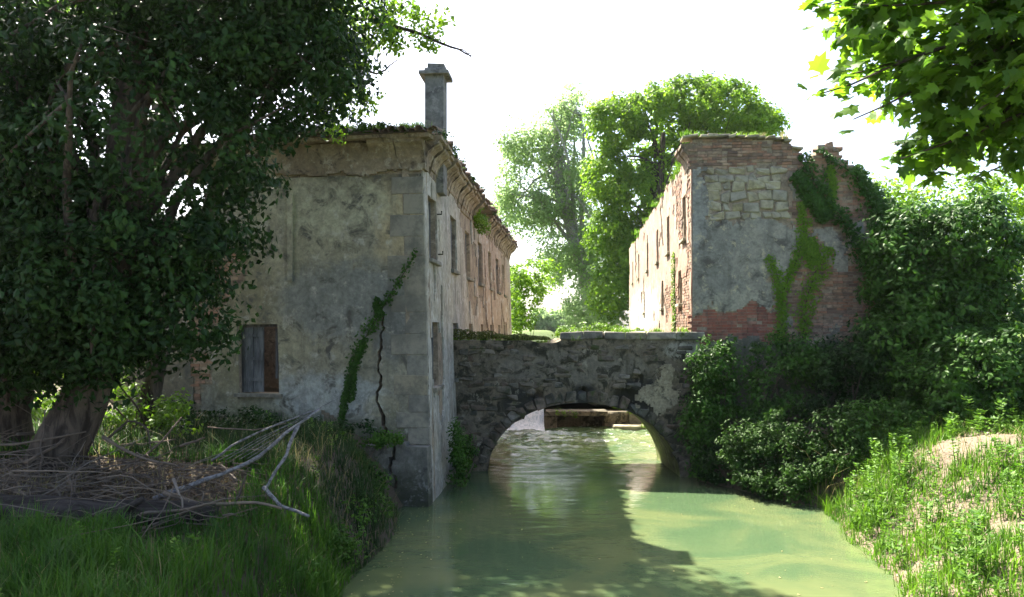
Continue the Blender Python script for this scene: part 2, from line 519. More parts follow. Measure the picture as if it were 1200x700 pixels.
M['bright_leaf'] = leaf_mat('bright_leaf', (0.065, 0.15, 0.010), (0.18, 0.31, 0.018), trans=0.55, rough=0.55, tcol=(0.32, 0.54, 0.03))
M['hazed_poplar_leaf'] = leaf_mat('hazed_poplar_leaf', (0.16, 0.25, 0.085), (0.32, 0.44, 0.18), trans=0.55, rough=0.5)  # paler than real foliage: distance haze is put into the leaf colour
M['maple_leaf'] = leaf_mat('maple_leaf', (0.035, 0.09, 0.010), (0.10, 0.21, 0.016), trans=0.58, tcol=(0.24, 0.44, 0.02))
M['weed'] = leaf_mat('weed', (0.038, 0.11, 0.007), (0.12, 0.25, 0.014), trans=0.4, rough=0.55)
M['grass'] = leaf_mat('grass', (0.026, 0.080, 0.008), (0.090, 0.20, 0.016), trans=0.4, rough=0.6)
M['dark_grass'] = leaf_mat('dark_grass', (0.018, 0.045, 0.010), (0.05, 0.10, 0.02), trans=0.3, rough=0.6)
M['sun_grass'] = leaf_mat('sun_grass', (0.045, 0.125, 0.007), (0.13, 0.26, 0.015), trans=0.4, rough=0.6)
M['dry_grass'] = leaf_mat('dry_grass', (0.15, 0.14, 0.05), (0.34, 0.30, 0.14), trans=0.3, rough=0.7)
M['weedy'] = leaf_mat('weedy', (0.013, 0.036, 0.007), (0.045, 0.105, 0.013), trans=0.25, rough=0.6, spec=0.15)
M['moss'] = leaf_mat('moss', (0.035, 0.05, 0.01), (0.11, 0.13, 0.02), trans=0.15, rough=0.9)

def ground_material():
    m, nt, N, L, b = new_mat('soil')
    v = coords(nt)
    n1 = noise(nt, 0.35, 5, 0.6, v, 0.4); n2_ = noise(nt, 2.5, 6, 0.7, v); n3 = noise(nt, 14, 5, 0.7, v)
    xyz = N.new('ShaderNodeSeparateXYZ'); L.new(v, xyz.inputs[0])
    soil = mixc(nt, n2_, (0.055, 0.042, 0.028), (0.13, 0.10, 0.07))
    sand = mixc(nt, n2_, (0.12, 0.092, 0.062), (0.24, 0.19, 0.135))
    turf = mixc(nt, n2_, (0.05, 0.09, 0.015), (0.12, 0.17, 0.03))
    right = ramp(nt, math_n(nt, 'ADD', xyz.outputs[0], math_n(nt, 'MULTIPLY', n2_, 1.0)), 4.6, 6.2)
    right = math_n(nt, 'MULTIPLY', right, math_n(nt, 'SUBTRACT', 1.0, ramp(nt, math_n(nt, 'ADD', xyz.outputs[1], n2_), 17.6, 18.8)))
    c = mixc(nt, right, soil, sand)
    far = math_n(nt, 'MAXIMUM', ramp(nt, xyz.outputs[1], 22.0, 34.0), ramp(nt, math_n(nt, 'ADD', xyz.outputs[0], math_n(nt, 'MULTIPLY', n1, 2.0)), 12.0, 13.0))
    c = mixc(nt, far, c, turf)
    c = mixc(nt, math_n(nt, 'MULTIPLY', ramp(nt, n3, 0.45, 0.7), 0.4), c, (0.05, 0.04, 0.03))
    L.new(c, b.inputs['Base Color'])
    bump(nt, math_n(nt, 'ADD', n2_, n3), 0.7, 0.08)
    return m

def water_material():
    m, nt, N, L, b = new_mat('river_water')
    v = coords(nt)
    xyz = N.new('ShaderNodeSeparateXYZ'); L.new(v, xyz.inputs[0])
    rap = ramp(nt, xyz.outputs[1], 18.0, 29.0)
    silt = ramp(nt, noise(nt, 0.4, 4, 0.6, v, 0.9), 0.35, 0.65)
    c = mixc(nt, silt, (0.055, 0.092, 0.044), (0.108, 0.132, 0.056))
    fv = coords(nt, (1.3, 2.6, 1))
    fo = noise(nt, 2.4, 7, 0.75, fv, 0.8)
    foam = math_n(nt, 'MULTIPLY', ramp(nt, fo, 0.55, 0.68), ramp(nt, xyz.outputs[1], 23.0, 32.0))
    c = mixc(nt, foam, c, (0.75, 0.77, 0.75))
    L.new(c, b.inputs['Base Color'])
    b.inputs['Roughness'].default_value = 0.035
    b.inputs['IOR'].default_value = 1.33
    b.inputs['Specular IOR Level'].default_value = 0.5
    a1 = noise(nt, 1.1, 3, 0.5, coords(nt, (1.0, 2.2, 1)), 0.8)
    a2 = noise(nt, 5.0, 3, 0.55, coords(nt, (0.8, 2.4, 1)), 0.5)
    a3 = noise(nt, 3.2, 4, 0.6, coords(nt, (0.7, 2.6, 1)), 1.2)
    h = math_n(nt, 'ADD', math_n(nt, 'MULTIPLY', a1, 0.8), math_n(nt, 'MULTIPLY', a2, 0.22))
    h = math_n(nt, 'ADD', h, math_n(nt, 'MULTIPLY', math_n(nt, 'MULTIPLY', a3, rap), 2.6))
    bump(nt, h, 0.16, 0.05)
    return m

M['soil'] = ground_material()
M['water'] = water_material()
def foam_mat():
    m, nt, N, L, b = new_mat('falling_water')
    v = coords(nt, (3, 3, 0.8))
    n = noise(nt, 3.0, 6, 0.7, v, 0.6)
    L.new(mixc(nt, ramp(nt, n, 0.35, 0.6), (0.55, 0.62, 0.64), (0.88, 0.90, 0.90)), b.inputs['Base Color'])
    b.inputs['Roughness'].default_value = 0.25
    bump(nt, n, 0.8, 0.08)
    return m
M['falls'] = foam_mat()

# ------------------------------------------------------------------ ground plan
A = np.array([-1.93, 18.5]); LDIR = np.array([-math.cos(math.radians(10)), math.sin(math.radians(10))])   # left mill: near corner, front wall runs left
RDIR = np.array([0.0735, 0.9973])                                                                          # its river wall runs upstream
C0 = np.array([4.9, 22.0]); FDIR = np.array([0.9965, -0.0837]); SDIR = np.array([0.084, 0.9965])            # right ruin: near corner, front, river wall
BL, BR = np.array([-1.75, 22.75]), np.array([5.05, 21.75])                                                   # bridge face

def smooth(t):
    t = np.clip(t, 0, 1); return t*t*(3-2*t)
def left_edge(y):
    return np.interp(y, [-60, 0, 12, 18.4, 19, 44, 60, 400], [-5, -2.8, -2.42, -2.15, -2.3, -0.45, 0.8, 30])
def right_edge(y):
    return np.interp(y, [-60, 0, 12, 16, 18, 20, 21.3, 22.4, 50, 60, 400], [7, 4.7, 5.25, 6.15, 6.35, 5.4, 4.75, 5.3, 7.6, 8.2, 38])
def height(x, y):
    ew = (n2(0*y+2, y, 0.9, 4, 13)-0.5)*(y < 18.3)
    le, re = left_edge(y)-0.5*ew, right_edge(y)+0.8*ew
    wob = (n2(x, y, 0.55, 4, 3)-0.5)
    far = smooth((y-21)/12)
    wl_ = np.interp(y, [-60, 12, 17, 18.6, 19, 44, 50], [2.4, 2.0, 1.7, 1.0, 0.35, 0.35, 4])
    wr_ = np.interp(y, [-60, 8, 14, 18, 20.5, 22, 48, 54], [4.5, 4.8, 4.6, 3.2, 1.6, 0.35, 0.35, 4])
    dl, dr = le-x, x-re
    pl = np.interp(y, [0, 6, 10, 11.6, 13.4, 16], [0.8, 0.85, 1.0, 1.12, 1.62, 1.68]) + 0.05*np.clip(dl, 0, 12) + 0.3*wob
    pl = pl + (3.62-pl)*far
    pr = 1.15 + 0.16*np.clip(dr, 0, 6) + 0.5*wob
    pr = pr + (3.62-pr)*far
    # dip of the bank below the mill corner
    pl = pl - 1.05*np.exp(-(((x+2.6)/1.0)**2 + ((y-17.9)/1.0)**2)) * (y < 19.5)
    # sandy mound on the right bank
    pr = pr + 0.18*np.exp(-(((x-9.3)/1.3)**2 + ((y-15.6)/1.4)**2))
    bed = -0.55
    hl = bed + (pl-bed)*smooth(dl/wl_ + 0.28)
    hr = bed + (pr-bed)*smooth(dr/wr_ + 0.25)
    h = np.where(dl > -1.5*wl_, hl, np.where(dr > -1.5*wr_, hr, bed))
    h = np.where(x < 0.5*(le+re), hl, hr)
    return h + 0.05*(n2(x, y, 2.5, 3, 9)-0.5) + 0.22*(n2(x, y, 1.7, 4, 19)-0.5)*(x > 5.5)*(y < 19)

def axis(lo, a, b, hi, step, g=1.13):
    mid = np.arange(a, b+1e-6, step)
    up, s = [mid[-1]], step
    while up[-1] < hi: s *= g; up.append(up[-1]+s)
    dn, s = [mid[0]], step
    while dn[-1] > lo: s *= g; dn.append(dn[-1]-s)
    return np.concatenate([dn[1:][::-1], mid, up[1:]])
gx = axis(-900, -9.5, 13.5, 900, 0.14); gy = axis(-60, 4, 26, 1600, 0.16)
X, Y = np.meshgrid(gx, gy, indexing='ij')
Z = height(X, Y)
nx, ny = len(gx), len(gy)
I, J = np.meshgrid(np.arange(nx-1), np.arange(ny-1), indexing='ij')
v00 = (I*ny+J).ravel()
kind(obj('ground', make_mesh('ground', np.stack([X, Y, Z], -1).reshape(-1, 3), np.stack([v00, v00+ny, v00+ny+1, v00+1], 1), M['soil'], True)), 'structure')

# river below the weir: fine near the rapids so that the waves are real
WEIR = 33.0
wx = np.arange(-7.5, 10.01, 0.12); wy = np.concatenate([np.arange(-60, 8, 2.0), np.arange(8, WEIR+0.01, 0.10)])
X, Y = np.meshgrid(wx, wy, indexing='ij')
rap = smooth((Y-20)/11)
Z = (n2(X*0.9, Y*2.0, 1.6, 4, 21)-0.5)*(0.012+0.30*rap) + (n2(X*1.2, Y*3.0, 4, 3, 25)-0.5)*0.16*rap
nx, ny = len(wx), len(wy)
I, J = np.meshgrid(np.arange(nx-1), np.arange(ny-1), indexing='ij')
v00 = (I*ny+J).ravel()
kind(obj('river_water', make_mesh('river_water', np.stack([X, Y, Z], -1).reshape(-1, 3), np.stack([v00, v00+ny, v00+ny+1, v00+1], 1), M['water'], True)), 'structure')
# river above the weir
me = make_mesh('upper_water', np.array([[-2.5, WEIR+0.5, 0.95], [9, WEIR+0.5, 0.95], [45, 420, 0.95], [15, 420, 0.95]]), np.array([[0, 1, 2, 3]]), M['water'])
kind(obj('upper_water', me), 'structure')


# ------------------------------------------------------------------ left building: the leaning plastered mill
mill = thing('mill_house', (A[0]-4, A[1]+6, 1.0), 'leaning grey plastered mill ruin with shuttered window and tall chimney', 'building')
NF = np.array([LDIR[1]*-1, LDIR[0]]); NF = NF if NF[1] < 0 else -NF
NR = np.array([RDIR[1], -RDIR[0]])
UC, CRACK_TOP = 1.02, 4.35
def lean(z): return -0.027*(z-2.5)
def crack_shift(z):
    z = np.asarray(z, float)
    return 0.5*(n2(0*z, z, 1.1, 2, 301)-0.5) + 0.16*(n2(0*z, z, 5.5, 2, 302)-0.5) + 0.08*(n2(0*z, z, 13, 1, 303)-0.5)
def crack_width(z):
    z = np.asarray(z, float)
    return 0.032*(n2(0*z, z, 2.6, 3, 304)-0.5)*2 + 0.022*np.clip((3.6-z)/2, -0.9, 0.8)
def PF(u, z, d):
    u0_ = u
    u = u + crack_shift(z)*np.exp(-((u-UC)/0.5)**2)*(np.clip((CRACK_TOP+0.8-z)/0.8, 0, 1))
    u = u + np.sign(u0_-UC)*crack_width(z)*np.exp(-((u0_-UC)/0.35)**2)*(z < CRACK_TOP+0.2) if np.ndim(u) else u
    return np.stack([A[0]+LDIR[0]*u+NF[0]*d+lean(z), A[1]+LDIR[1]*u+NF[1]*d, z+0*u], -1)
def PR(t, z, d):
    return np.stack([A[0]+RDIR[0]*t+NR[0]*d+lean(z), A[1]+RDIR[1]*t+NR[1]*d, z+0*t], -1)
def fu(px):            # where a sight line meets the front wall
    k = (px-600)/FPX
    return (A[0]-A[1]*k)/(-LDIR[0]+LDIR[1]*k)
def fz(px, py):
    return EYE + (385-py)/FPX*(A[1]+LDIR[1]*fu(px))
WTOP = 8.30
win = (fu(328), fu(281), fz(305, 461), fz(305, 380))      # u0 u1 z0 z1
U1 = 7.9
us = grid_lines(0.0, U1, 0.055, (win[0], win[1], UC-0.028, UC+0.028))
zs = grid_lines(-0.6, WTOP, 0.055, (win[2], win[3]))
uc, zc = (us[:-1]+us[1:])/2, (zs[:-1]+zs[1:])/2
UU, ZZ = np.meshgrid(uc, zc, indexing='ij')
hole = (UU > win[0]) & (UU < win[1]) & (ZZ > win[2]) & (ZZ < win[3])
crack = (np.abs(UU-UC) < 0.03) & (ZZ < CRACK_TOP) & (ZZ > 1.0)
core_top = np.interp(UU, [0, 4.0, 4.6, 5.4, 6.2, U1], [WTOP, WTOP, 7.4, 6.9, 6.6, 6.2])
core_ok = ~hole & ~crack & (ZZ < core_top)
V, F = slab(us, zs, core_ok, PF, -0.45, 0.0, back=True)
front_wall = obj('front_wall', make_mesh('front_wall', V, F, M['core']), mill)
def brick_gap(u, z):   # where the render has fallen from the front
    e = (n2(u, z, 1.3, 5, 41)-0.5)
    a = (u > np.interp(z, [3.2, 4.2, 5.2, 6.0], [5.35, 5.05, 4.5, 4.4])+e*0.9) & (u < 5.75+e*1.6) & (z > 3.2+e*2) & (z < 6.3+e*2)
    b = (u > 5.6+e*0.5) & (u < 5.85+e*0.5) & (z < 3.5)
    c = (u > 5.35+e*0.6) & (u < 5.7+e) & (z > 2.7+e) & (z < 3.4)
    d = (z < 2.25+e*1.6) & (np.abs(u-2.2+e*2) < 0.22)
    return a | b | c | d
plast = core_ok & ~brick_gap(UU, ZZ) & (ZZ < 7.55 + 0*UU)
V, F = slab(us, zs, plast, PF, 0.001, 0.035, disp=lambda u, z: 0.05*(n2(u, z, 1.1, 4, 51)-0.5)+0.012*(n2(u, z, 9, 3, 52)-0.5))
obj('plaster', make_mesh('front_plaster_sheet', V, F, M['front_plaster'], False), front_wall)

def wall_bricks(parent, P, allowed, u0, u1, z0, z1, mat, seed, bw=0.25, bh=0.068, gap=0.012, d=0.0, depth=0.03, maxobj=300, name='brick', skip=0.04):
    """running-bond bricks proud of a wall; nearest ones objects, the rest one stuff part"""
    r = np.random.default_rng(seed)
    cells = []
    row = 0
    z = z0
    while z < z1:
        u = u0 - (0.5*(bw+gap) if row % 2 else 0)
        while u < u1:
            w = bw if r.random() > 0.25 else bw*0.5
            c = (u+w/2, z+bh/2)
            if allowed(np.array(c[0]), np.array(c[1])) and r.random() > skip:
                cells.append((c[0], c[1], w))
            u += w+gap
        z += bh+gap; row += 1
    order = r.permutation(len(cells))
    protos = {}
    mb = MB()
    for n, i in enumerate(order):
        u, z, w = cells[i]
        dd = d + depth*r.uniform(0.25, 1.0)
        c = P(np.array(u), np.array(z), np.array(dd-0.03))
        eu = P(np.array(u+0.01), np.array(z), np.array(0.)) - P(np.array(u-0.01), np.array(z), np.array(0.)); eu = eu/np.linalg.norm(eu)
        ez = np.array([0, 0, 1.0]); en = np.cross(eu, ez)
        if n < maxobj:
            k = (round(w, 2), int(r.integers(3)))
            if k not in protos: protos[k] = stone_mesh(name, w/2, 0.03, bh/2, mat, 0.16, 0.06, 100+seed+k[1]+int(w*100))
            o = bpy.data.objects.new(name, protos[k])
            rot = Matrix((eu, en, ez)).transposed().to_4x4()
            link(o, parent)
            o.matrix_basis = Matrix.Translation(Vector(c)) @ rot @ Matrix.Rotation(r.normal(0, 0.02), 4, 'Y')
        else:
            mb.add(box_verts(c, eu*w/2, en*0.03, ez*bh/2*r.uniform(0.9, 1)), None, BOXF, r.random())
    if mb.n:
        kind(mb.build(name + 'work', mat, parent), 'stuff')
wall_bricks(front_wall, PF, lambda u, z: bool(brick_gap(u, z)) and z < float(np.interp(u, [0, 4, 4.6, 5.4, U1], [WTOP, WTOP, 7.4, 6.9, 6.2])), 3.8, 6.8, 2.2, 6.9, M['brick'], 3)

# quoin stones on the near corner
z = 1.35; i = 0
while z < 7.45:
    h = rng.uniform(0.36, 0.52); w = 0.82 if i % 2 else 0.5
    w *= rng.uniform(0.9, 1.1)
    me = stone_mesh('quoin', w/2, 0.05, h/2-0.005, M['quoin'], 0.14, 0.12, 300+i)
    o = bpy.data.objects.new('quoin', me); link(o, front_wall)
    c = PF(np.array(w/2-0.035), np.array(z+h/2), np.array(-0.006+0.006*rng.random()))
    o.matrix_basis = Matrix.Translation(Vector(c)) @ Matrix.Rotation(math.radians(-10), 4, 'Z')
    z += h; i += 1
# plinth below the front, weeds grow on its ledge
up = grid_lines(-0.06, 3.4, 0.08); zp = grid_lines(-0.5, 1.42, 0.08)
a_, b_ = np.meshgrid((up[:-1]+up[1:])/2, (zp[:-1]+zp[1:])/2, indexing='ij')
V, F = slab(up, zp, (b_ < 1.36+0.12*(n2(a_, b_, 1.5, 3, 5)-0.5)) & ~((np.abs(a_-0.75-0.05*np.sin(b_*9)) < 0.045)), PF, 0.0, 0.36, disp=lambda u, z: 0.08*(n2(u, z, 1.4, 4, 61)-0.5))
obj('plinth', make_mesh('plinth', V, F, M['plinth']), mill)

# river wall with two rows of windows
tops = [(0.55+3.45*k, 1.15) for k in range(7)]
bot = [(0.62+3.45*k, 1.0) for k in range(7)]
wins = [(t, t+w, 5.65, 7.15) for t, w in tops] + [(t, t+w, 2.6, 4.15) for t, w in bot]
ts = grid_lines(0.0, 26.0, 0.11, [w[0] for w in wins]+[w[1] for w in wins])
zs2 = grid_lines(-0.6, 7.95, 0.11, (5.65, 7.15, 2.6, 4.15))
tc, zc2 = (ts[:-1]+ts[1:])/2, (zs2[:-1]+zs2[1:])/2
TT, ZZ2 = np.meshgrid(tc, zc2, indexing='ij')
op = np.zeros(TT.shape, bool)
for w in wins: op |= (TT > w[0]) & (TT < w[1]) & (ZZ2 > w[2]) & (ZZ2 < w[3])
rt = np.interp(TT, [0, 9, 10.5, 12.5, 26], [7.95, 7.95, 7.75, 7.9, 7.95])
okr = ~op & (ZZ2 < rt)
V, F = slab(ts, zs2, okr, PR, -0.45, 0.0, back=True)
side_wall = obj('side_wall', make_mesh('side_wall', V, F, M['core']), mill)
peel = (n2(TT, ZZ2, 0.55, 5, 71) > 0.60) & (TT > 2.0) | (n2(TT*2.0, ZZ2*0.35, 0.9, 4, 73) > 0.66) & (TT > 0.4)
V, F = slab(ts, zs2, okr & ~peel, PR, 0.001, 0.04, disp=lambda u, z: 0.07*(n2(u, z, 0.9, 4, 75)-0.5)+0.03*(n2(u, z, 5, 3, 76)-0.5))
obj('plaster', make_mesh('side_plaster_sheet', V, F, M['side_plaster']), side_wall)
for o_, (t0, t1, z0, z1) in enumerate(wins):
    wd = bpy.data.objects.new('window', stone_mesh('window', (t1-t0)/2+0.07, 0.09, 0.05, M['coping'], 0.2, 0.1, 20+o_))
    link(wd, side_wall)
    rotR = Matrix(((RDIR[0], -NR[0], 0), (RDIR[1], -NR[1], 0), (0, 0, 1))).to_4x4()
    wd.matrix_basis = Matrix.Translation(Vector(PR(np.array((t0+t1)/2), np.array(z0-0.05), np.array(0.04)))) @ rotR
    wd.name = 'window_sill'
    # remains of frames and shutters
    mb = MB()
    for tt in (t0+0.035, t1-0.035):
        c = PR(np.array(tt), np.array((z0+z1)/2), np.array(-0.17))
        mb.add(box_verts(c, np.append(RDIR, 0)*0.035, np.append(NR, 0)*0.05, np.array([0, 0, (z1-z0)/2-0.004])), None, BOXF)
    c = PR(np.array((t0+t1)/2), np.array(z1-0.04), np.array(-0.17))
    mb.add(box_verts(c, np.append(RDIR, 0)*((t1-t0)/2-0.075), np.append(NR, 0)*0.05, np.array([0, 0, 0.035])), None, BOXF)
    mb.build('window_frame', M['old_wood'], side_wall)
    if o_ in (1, 3, 5, 8, 11):
        for q in range(4):
            wq = (t1-t0-0.16)/4
            c = PR(np.array(t0+0.08+wq*(q+0.5)), np.array((z0+z1)/2), np.array(-0.10+0.01*rng.normal()))
            MB().add(box_verts(c, np.append(RDIR, 0)*(wq/2-0.006), np.append(NR, 0)*0.016, np.array([0, 0, (z1-z0)/2-0.06])), None, BOXF).build('shutter_plank', M['old_wood'], side_wall)
# iron hinge pins by the first upper window
for zz in (5.85, 6.85):
    mb = MB(); p = PR(np.array(tops[0][0]+1.22), np.array(zz), np.array(0.0)); tube(mb, [p, p+np.append(NR, 0)*0.16, p+np.append(NR, 0)*0.16+[0, 0, 0.08]], 0.018, 6)
    mb.build('hinge_pin', M['log_bark'], side_wall)

# back and inner walls, roof left open
Bc = A + LDIR*U1
def plain_wall(name, p0, p1, z0, z1, th, mat, parent, seed, rag=0.6):
    p0, p1 = np.asarray(p0, float), np.asarray(p1, float)
    Ld = np.linalg.norm(p1-p0); dr = (p1-p0)/Ld; nr = np.array([dr[1], -dr[0]])
    u = grid_lines(0, Ld, 0.2); zz = grid_lines(z0, z1, 0.2)
    a, b = np.meshgrid((u[:-1]+u[1:])/2, (zz[:-1]+zz[1:])/2, indexing='ij')
    top = z1 - rag*2*n2(a, 0*a+seed, 0.5, 3, seed)
    P = lambda u_, z_, d_: np.stack([p0[0]+dr[0]*u_+nr[0]*d_, p0[1]+dr[1]*u_+nr[1]*d_, z_+0*u_], -1)
    V, F = slab(u, zz, b < top, P, -th, 0, disp=lambda q, w: 0.05*(n2(q, w, 1.2, 3, seed)-0.5), back=True)
    return obj(name, make_mesh(name, V, F, mat), parent)
plain_wall('end_wall', Bc+RDIR*0.5, Bc+RDIR*26, 0.5, 6.2, 0.4, M['core'], mill, 5)
plain_wall('rear_wall', A+RDIR*25.9+LDIR*0.5, Bc+RDIR*26, 0.5, 7.6, 0.4, M['core'], mill, 6)
inner = plain_wall('inner_wall', A+RDIR*5.0+LDIR*0.6, Bc+RDIR*5.0-LDIR*0.45, 0.5, 6.6, 0.25, M['interior'], mill, 7)

# front window: frame, closed left leaf of vertical planks, sill
w0, w1, z0, z1 = win
def front_box(name, u0, u1, za, zb, d0, d1, mat, parent):
    c = PF(np.array((u0+u1)/2), np.array((za+zb)/2), np.array((d0+d1)/2))
    e = np.append(LDIR, 0)
    return MB().add(box_verts(c, e*(u1-u0)/2, np.append(NF, 0)*(d1-d0)/2, np.array([0, 0, (zb-za)/2])), None, BOXF).build(name, mat, parent)
win_o = front_box('window', w0+0.004, w0+0.06, z0+0.004, z1-0.004, -0.20, -0.12, M['old_wood'], mill)
front_box('window_frame', w1-0.06, w1-0.004, z0+0.004, z1-0.004, -0.20, -0.12, M['old_wood'], win_o)
front_box('window_frame', w0+0.064, w1-0.064, z1-0.06, z1-0.004, -0.20, -0.12, M['old_wood'], win_o)
for q in range(4):
    wq = (w1-w0)*0.52/4
    ua = w1-0.065-wq*(q+1)
    front_box('shutter_plank', ua+0.004, ua+wq-0.004, z0+0.02, z1-0.07, -0.118+0.008*(q % 2), -0.09+0.012*(q % 2), M['old_wood'], win_o)
for zz in (z0+0.28, z0+0.78, z1-0.3):
    front_box('batten', w1-0.065-(w1-w0)*0.51, w1-0.075, zz, zz+0.07, -0.076, -0.062, M['old_wood'], win_o)
front_box('shutter_plank', w0+0.07, w0+0.13, z0+0.35, z1-0.1, -0.118, -0.09, M['old_wood'], win_o)
front_box('sill', w0-0.09, w1+0.09, z0-0.085, z0-0.004, -0.2, 0.13, M['coping'], win_o)
# old down pipe chase on the plaster
front_box('render_strip', fu(349), fu(343), fz(346, 330), fz(346, 228), 0.03, 0.085, M['front_plaster'], mill)

# cornice: frieze and ledge on the front, coved blocks on the river side
uf = grid_lines(-0.03, 4.6, 0.06); zf_ = grid_lines(7.45, 8.28, 0.05)
a_, b_ = np.meshgrid((uf[:-1]+uf[1:])/2, (zf_[:-1]+zf_[1:])/2, indexing='ij')
V, F = slab(uf, zf_, b_ > 7.6+0.5*np.maximum(n2(a_, 0*a_, 1.6, 4, 401)-0.5, -0.2)*(a_ > 0.3), PF, 0.001, 0.07, disp=lambda u, z: 0.06*(n2(u, z*2, 2, 4, 402)-0.5))
obj('frieze', make_mesh('frieze', V, F, M['cornice']), mill)
for q in range(5):
    u0 = -0.30+q*1.0
    for hq in range(2): front_box('ledge_stone', u0+0.5*hq+0.008, u0+0.5*hq+0.492, 8.30+0.015*rng.normal(), 8.385+0.008*rng.normal(), -0.3, 0.33+0.05*rng.normal(), M['cornice'], mill)
prof = [(0.0, 7.62), (0.05, 7.64), (0.055, 7.78), (0.09, 7.80), (0.11, 7.9), (0.17, 8.03), (0.27, 8.14), (0.38, 8.2), (0.40, 8.22), (0.40, 8.3), (0.48, 8.31), (0.48, 8.39), (-0.3, 8.39), (-0.3, 7.62)]
def coved(name, P, a, b, parent, scale=1.0, mat=None, dz=0.0):
    mb = MB(); n = len(prof)
    V = []
    for t in (a, b):
        for d, z_ in prof:
            V.append(P(np.array(t), np.array(z_+dz), np.array(d*scale if d > 0 else d)))
    F = [[k, (k+1) % n, n+(k+1) % n, n+k] for k in range(n)]
    mb.add(np.array(V).reshape(-1, 3), None, F)
    for s in (0, n):
        cidx = len(V)
        mb.add(np.concatenate([np.array(V[s:s+n]).reshape(-1, 3), np.mean(np.array(V[s:s+n]).reshape(-1, 3), 0)[None]]), [[k, (k+1) % n, n] for k in range(n)], None)
    return mb.build(name, mat or M['cornice'], parent)
t = 0.0
while t < 25.5:
    ln = rng.uniform(0.55, 0.95)
    if not (9.2 < t < 12.0 or 15.5 < t < 16.6):
        coved('cornice_block', PR, t+0.02, t+ln-0.03, side_wall, rng.uniform(0.85, 1.08), dz=rng.normal(0, 0.015))
    t += ln
q = -0.05
coved('cornice_block', PF, -0.1, 0.55, mill, 0.72)
coved('cornice_block', PF, 0.58, 1.2, mill, 0.68)
# roof: what is left of it is a strip along the eaves with curved clay tiles
def strip(name, P, a, b, parent):
    V, n = [], 40
    for k, t_ in enumerate(np.linspace(a, b, n)):
        inn = -0.75-0.5*n2(np.array(t_), np.array(1.0), 0.9, 3, 8)
        for d, z_ in ((0.44, 8.40), (inn, 8.60), (inn, 8.42), (0.44, 8.394)):
            V.append(P(np.array(t_), np.array(z_), np.array(float(d))))
    F = [[k*4+j, k*4+(j+1) % 4, (k+1)*4+(j+1) % 4, (k+1)*4+j] for k in range(n-1) for j in range(4)]
    return MB().add(np.array(V).reshape(-1, 3), None, F).build(name, M['tile'], parent)
roof = strip('roof', PR, 0.2, 26.2, mill)
roof2 = strip('roof', PF, -0.2, 4.7, mill)
th = np.linspace(0, np.pi, 7)
ring = lambda r_, y_: np.stack([np.cos(th)*r_, np.full(7, y_), np.sin(th)*r_], 1)
tv = np.concatenate([ring(0.095, 0), ring(0.08, 0.42), ring(0.08, 0), ring(0.065, 0.42)])
tf = [[k, k+1, k+8, k+7] for k in range(6)] + [[14+k+1, 14+k, 14+k+7, 14+k+8] for k in range(6)] + [[k+1, k, 14+k, 15+k] for k in range(6)] + [[0, 7, 21, 14], [6, 20, 27, 13]]
tile_me = make_mesh('tile', tv, np.array(tf), M['tile'])
def tiles(P, a, b, nrm, along, parent, step=0.21, rows=1, keep=0.93):
    for rr in range(rows):
        for t_ in np.arange(a, b, step):
            if rng.random() > keep: continue
            o = bpy.data.objects.new('tile', tile_me); link(o, parent)
            c = P(np.array(t_+rng.normal(0, 0.012)), np.array(8.41+0.07*rr+rng.normal(0, 0.012)), np.array(0.50-0.36*rr+rng.normal(0, 0.06)))
            m = Matrix(((along[0], -nrm[0], 0), (along[1], -nrm[1], 0), (0, 0, 1))).to_4x4()
            o.matrix_basis = Matrix.Translation(Vector(c)) @ m @ Matrix.Rotation(0.15+rng.normal(0, 0.05), 4, 'X') @ Matrix.Rotation(rng.normal(0, 0.06), 4, 'Z')
tiles(PR, 0.1, 26.0, NR, RDIR, roof, rows=1, keep=0.72)
tiles(PF, -0.35, 4.6, NF, LDIR, roof2, rows=2, keep=0.75)
# unseen deck added over the first bay to keep the interior dim
def rp(t_, u_):
    p_ = A+RDIR*t_+LDIR*u_
    return [p_[0]+lean(8.5), p_[1], 8.46+0.10*min(t_, u_, U1-u_)]
V = np.array([rp(0.1, 0.1), rp(8.5, 0.1), rp(8.5, 3.9), rp(3.9, 3.9), rp(0.1, 7.7), rp(8.5, 7.7)])
V = np.concatenate([V, V-[0, 0, 0.05]])
MB().add(V, [[0, 3, 4], [6, 10, 9]], [[0, 1, 2, 3], [3, 2, 5, 4], [6, 9, 8, 7], [9, 10, 11, 8]]).build('shading_deck', M['tile'], mill)
# chimney
cx, cy = at(511, 150, 20.6)[:2]; cz0, cz1 = 7.4, EYE+(385-92)/FPX*20.6
chim = MB().add(box_verts((cx, cy, (cz0+cz1)/2), np.array([0.235, -0.02, 0]), np.array([0.02, 0.3, 0]), np.array([0, 0, (cz1-cz0)/2])), None, BOXF).build('chimney', M['chimney'], mill)
MB().add(box_verts((cx, cy, cz1+0.045), np.array([0.37, -0.03, 0]), np.array([0.03, 0.42, 0]), np.array([0, 0, 0.042])), None, BOXF).build('chimney_cap', M['chimney'], chim)
for k, s in enumerate((0.27, 0.22)):
    o = bpy.data.objects.new('cap_stone', stone_mesh('cap_stone', s, s, 0.06, M['chimney'], 0.3, 0.15, 70+k)); link(o, chim)
    o.location = (cx+0.02*k, cy, cz1+0.15+k*0.11)

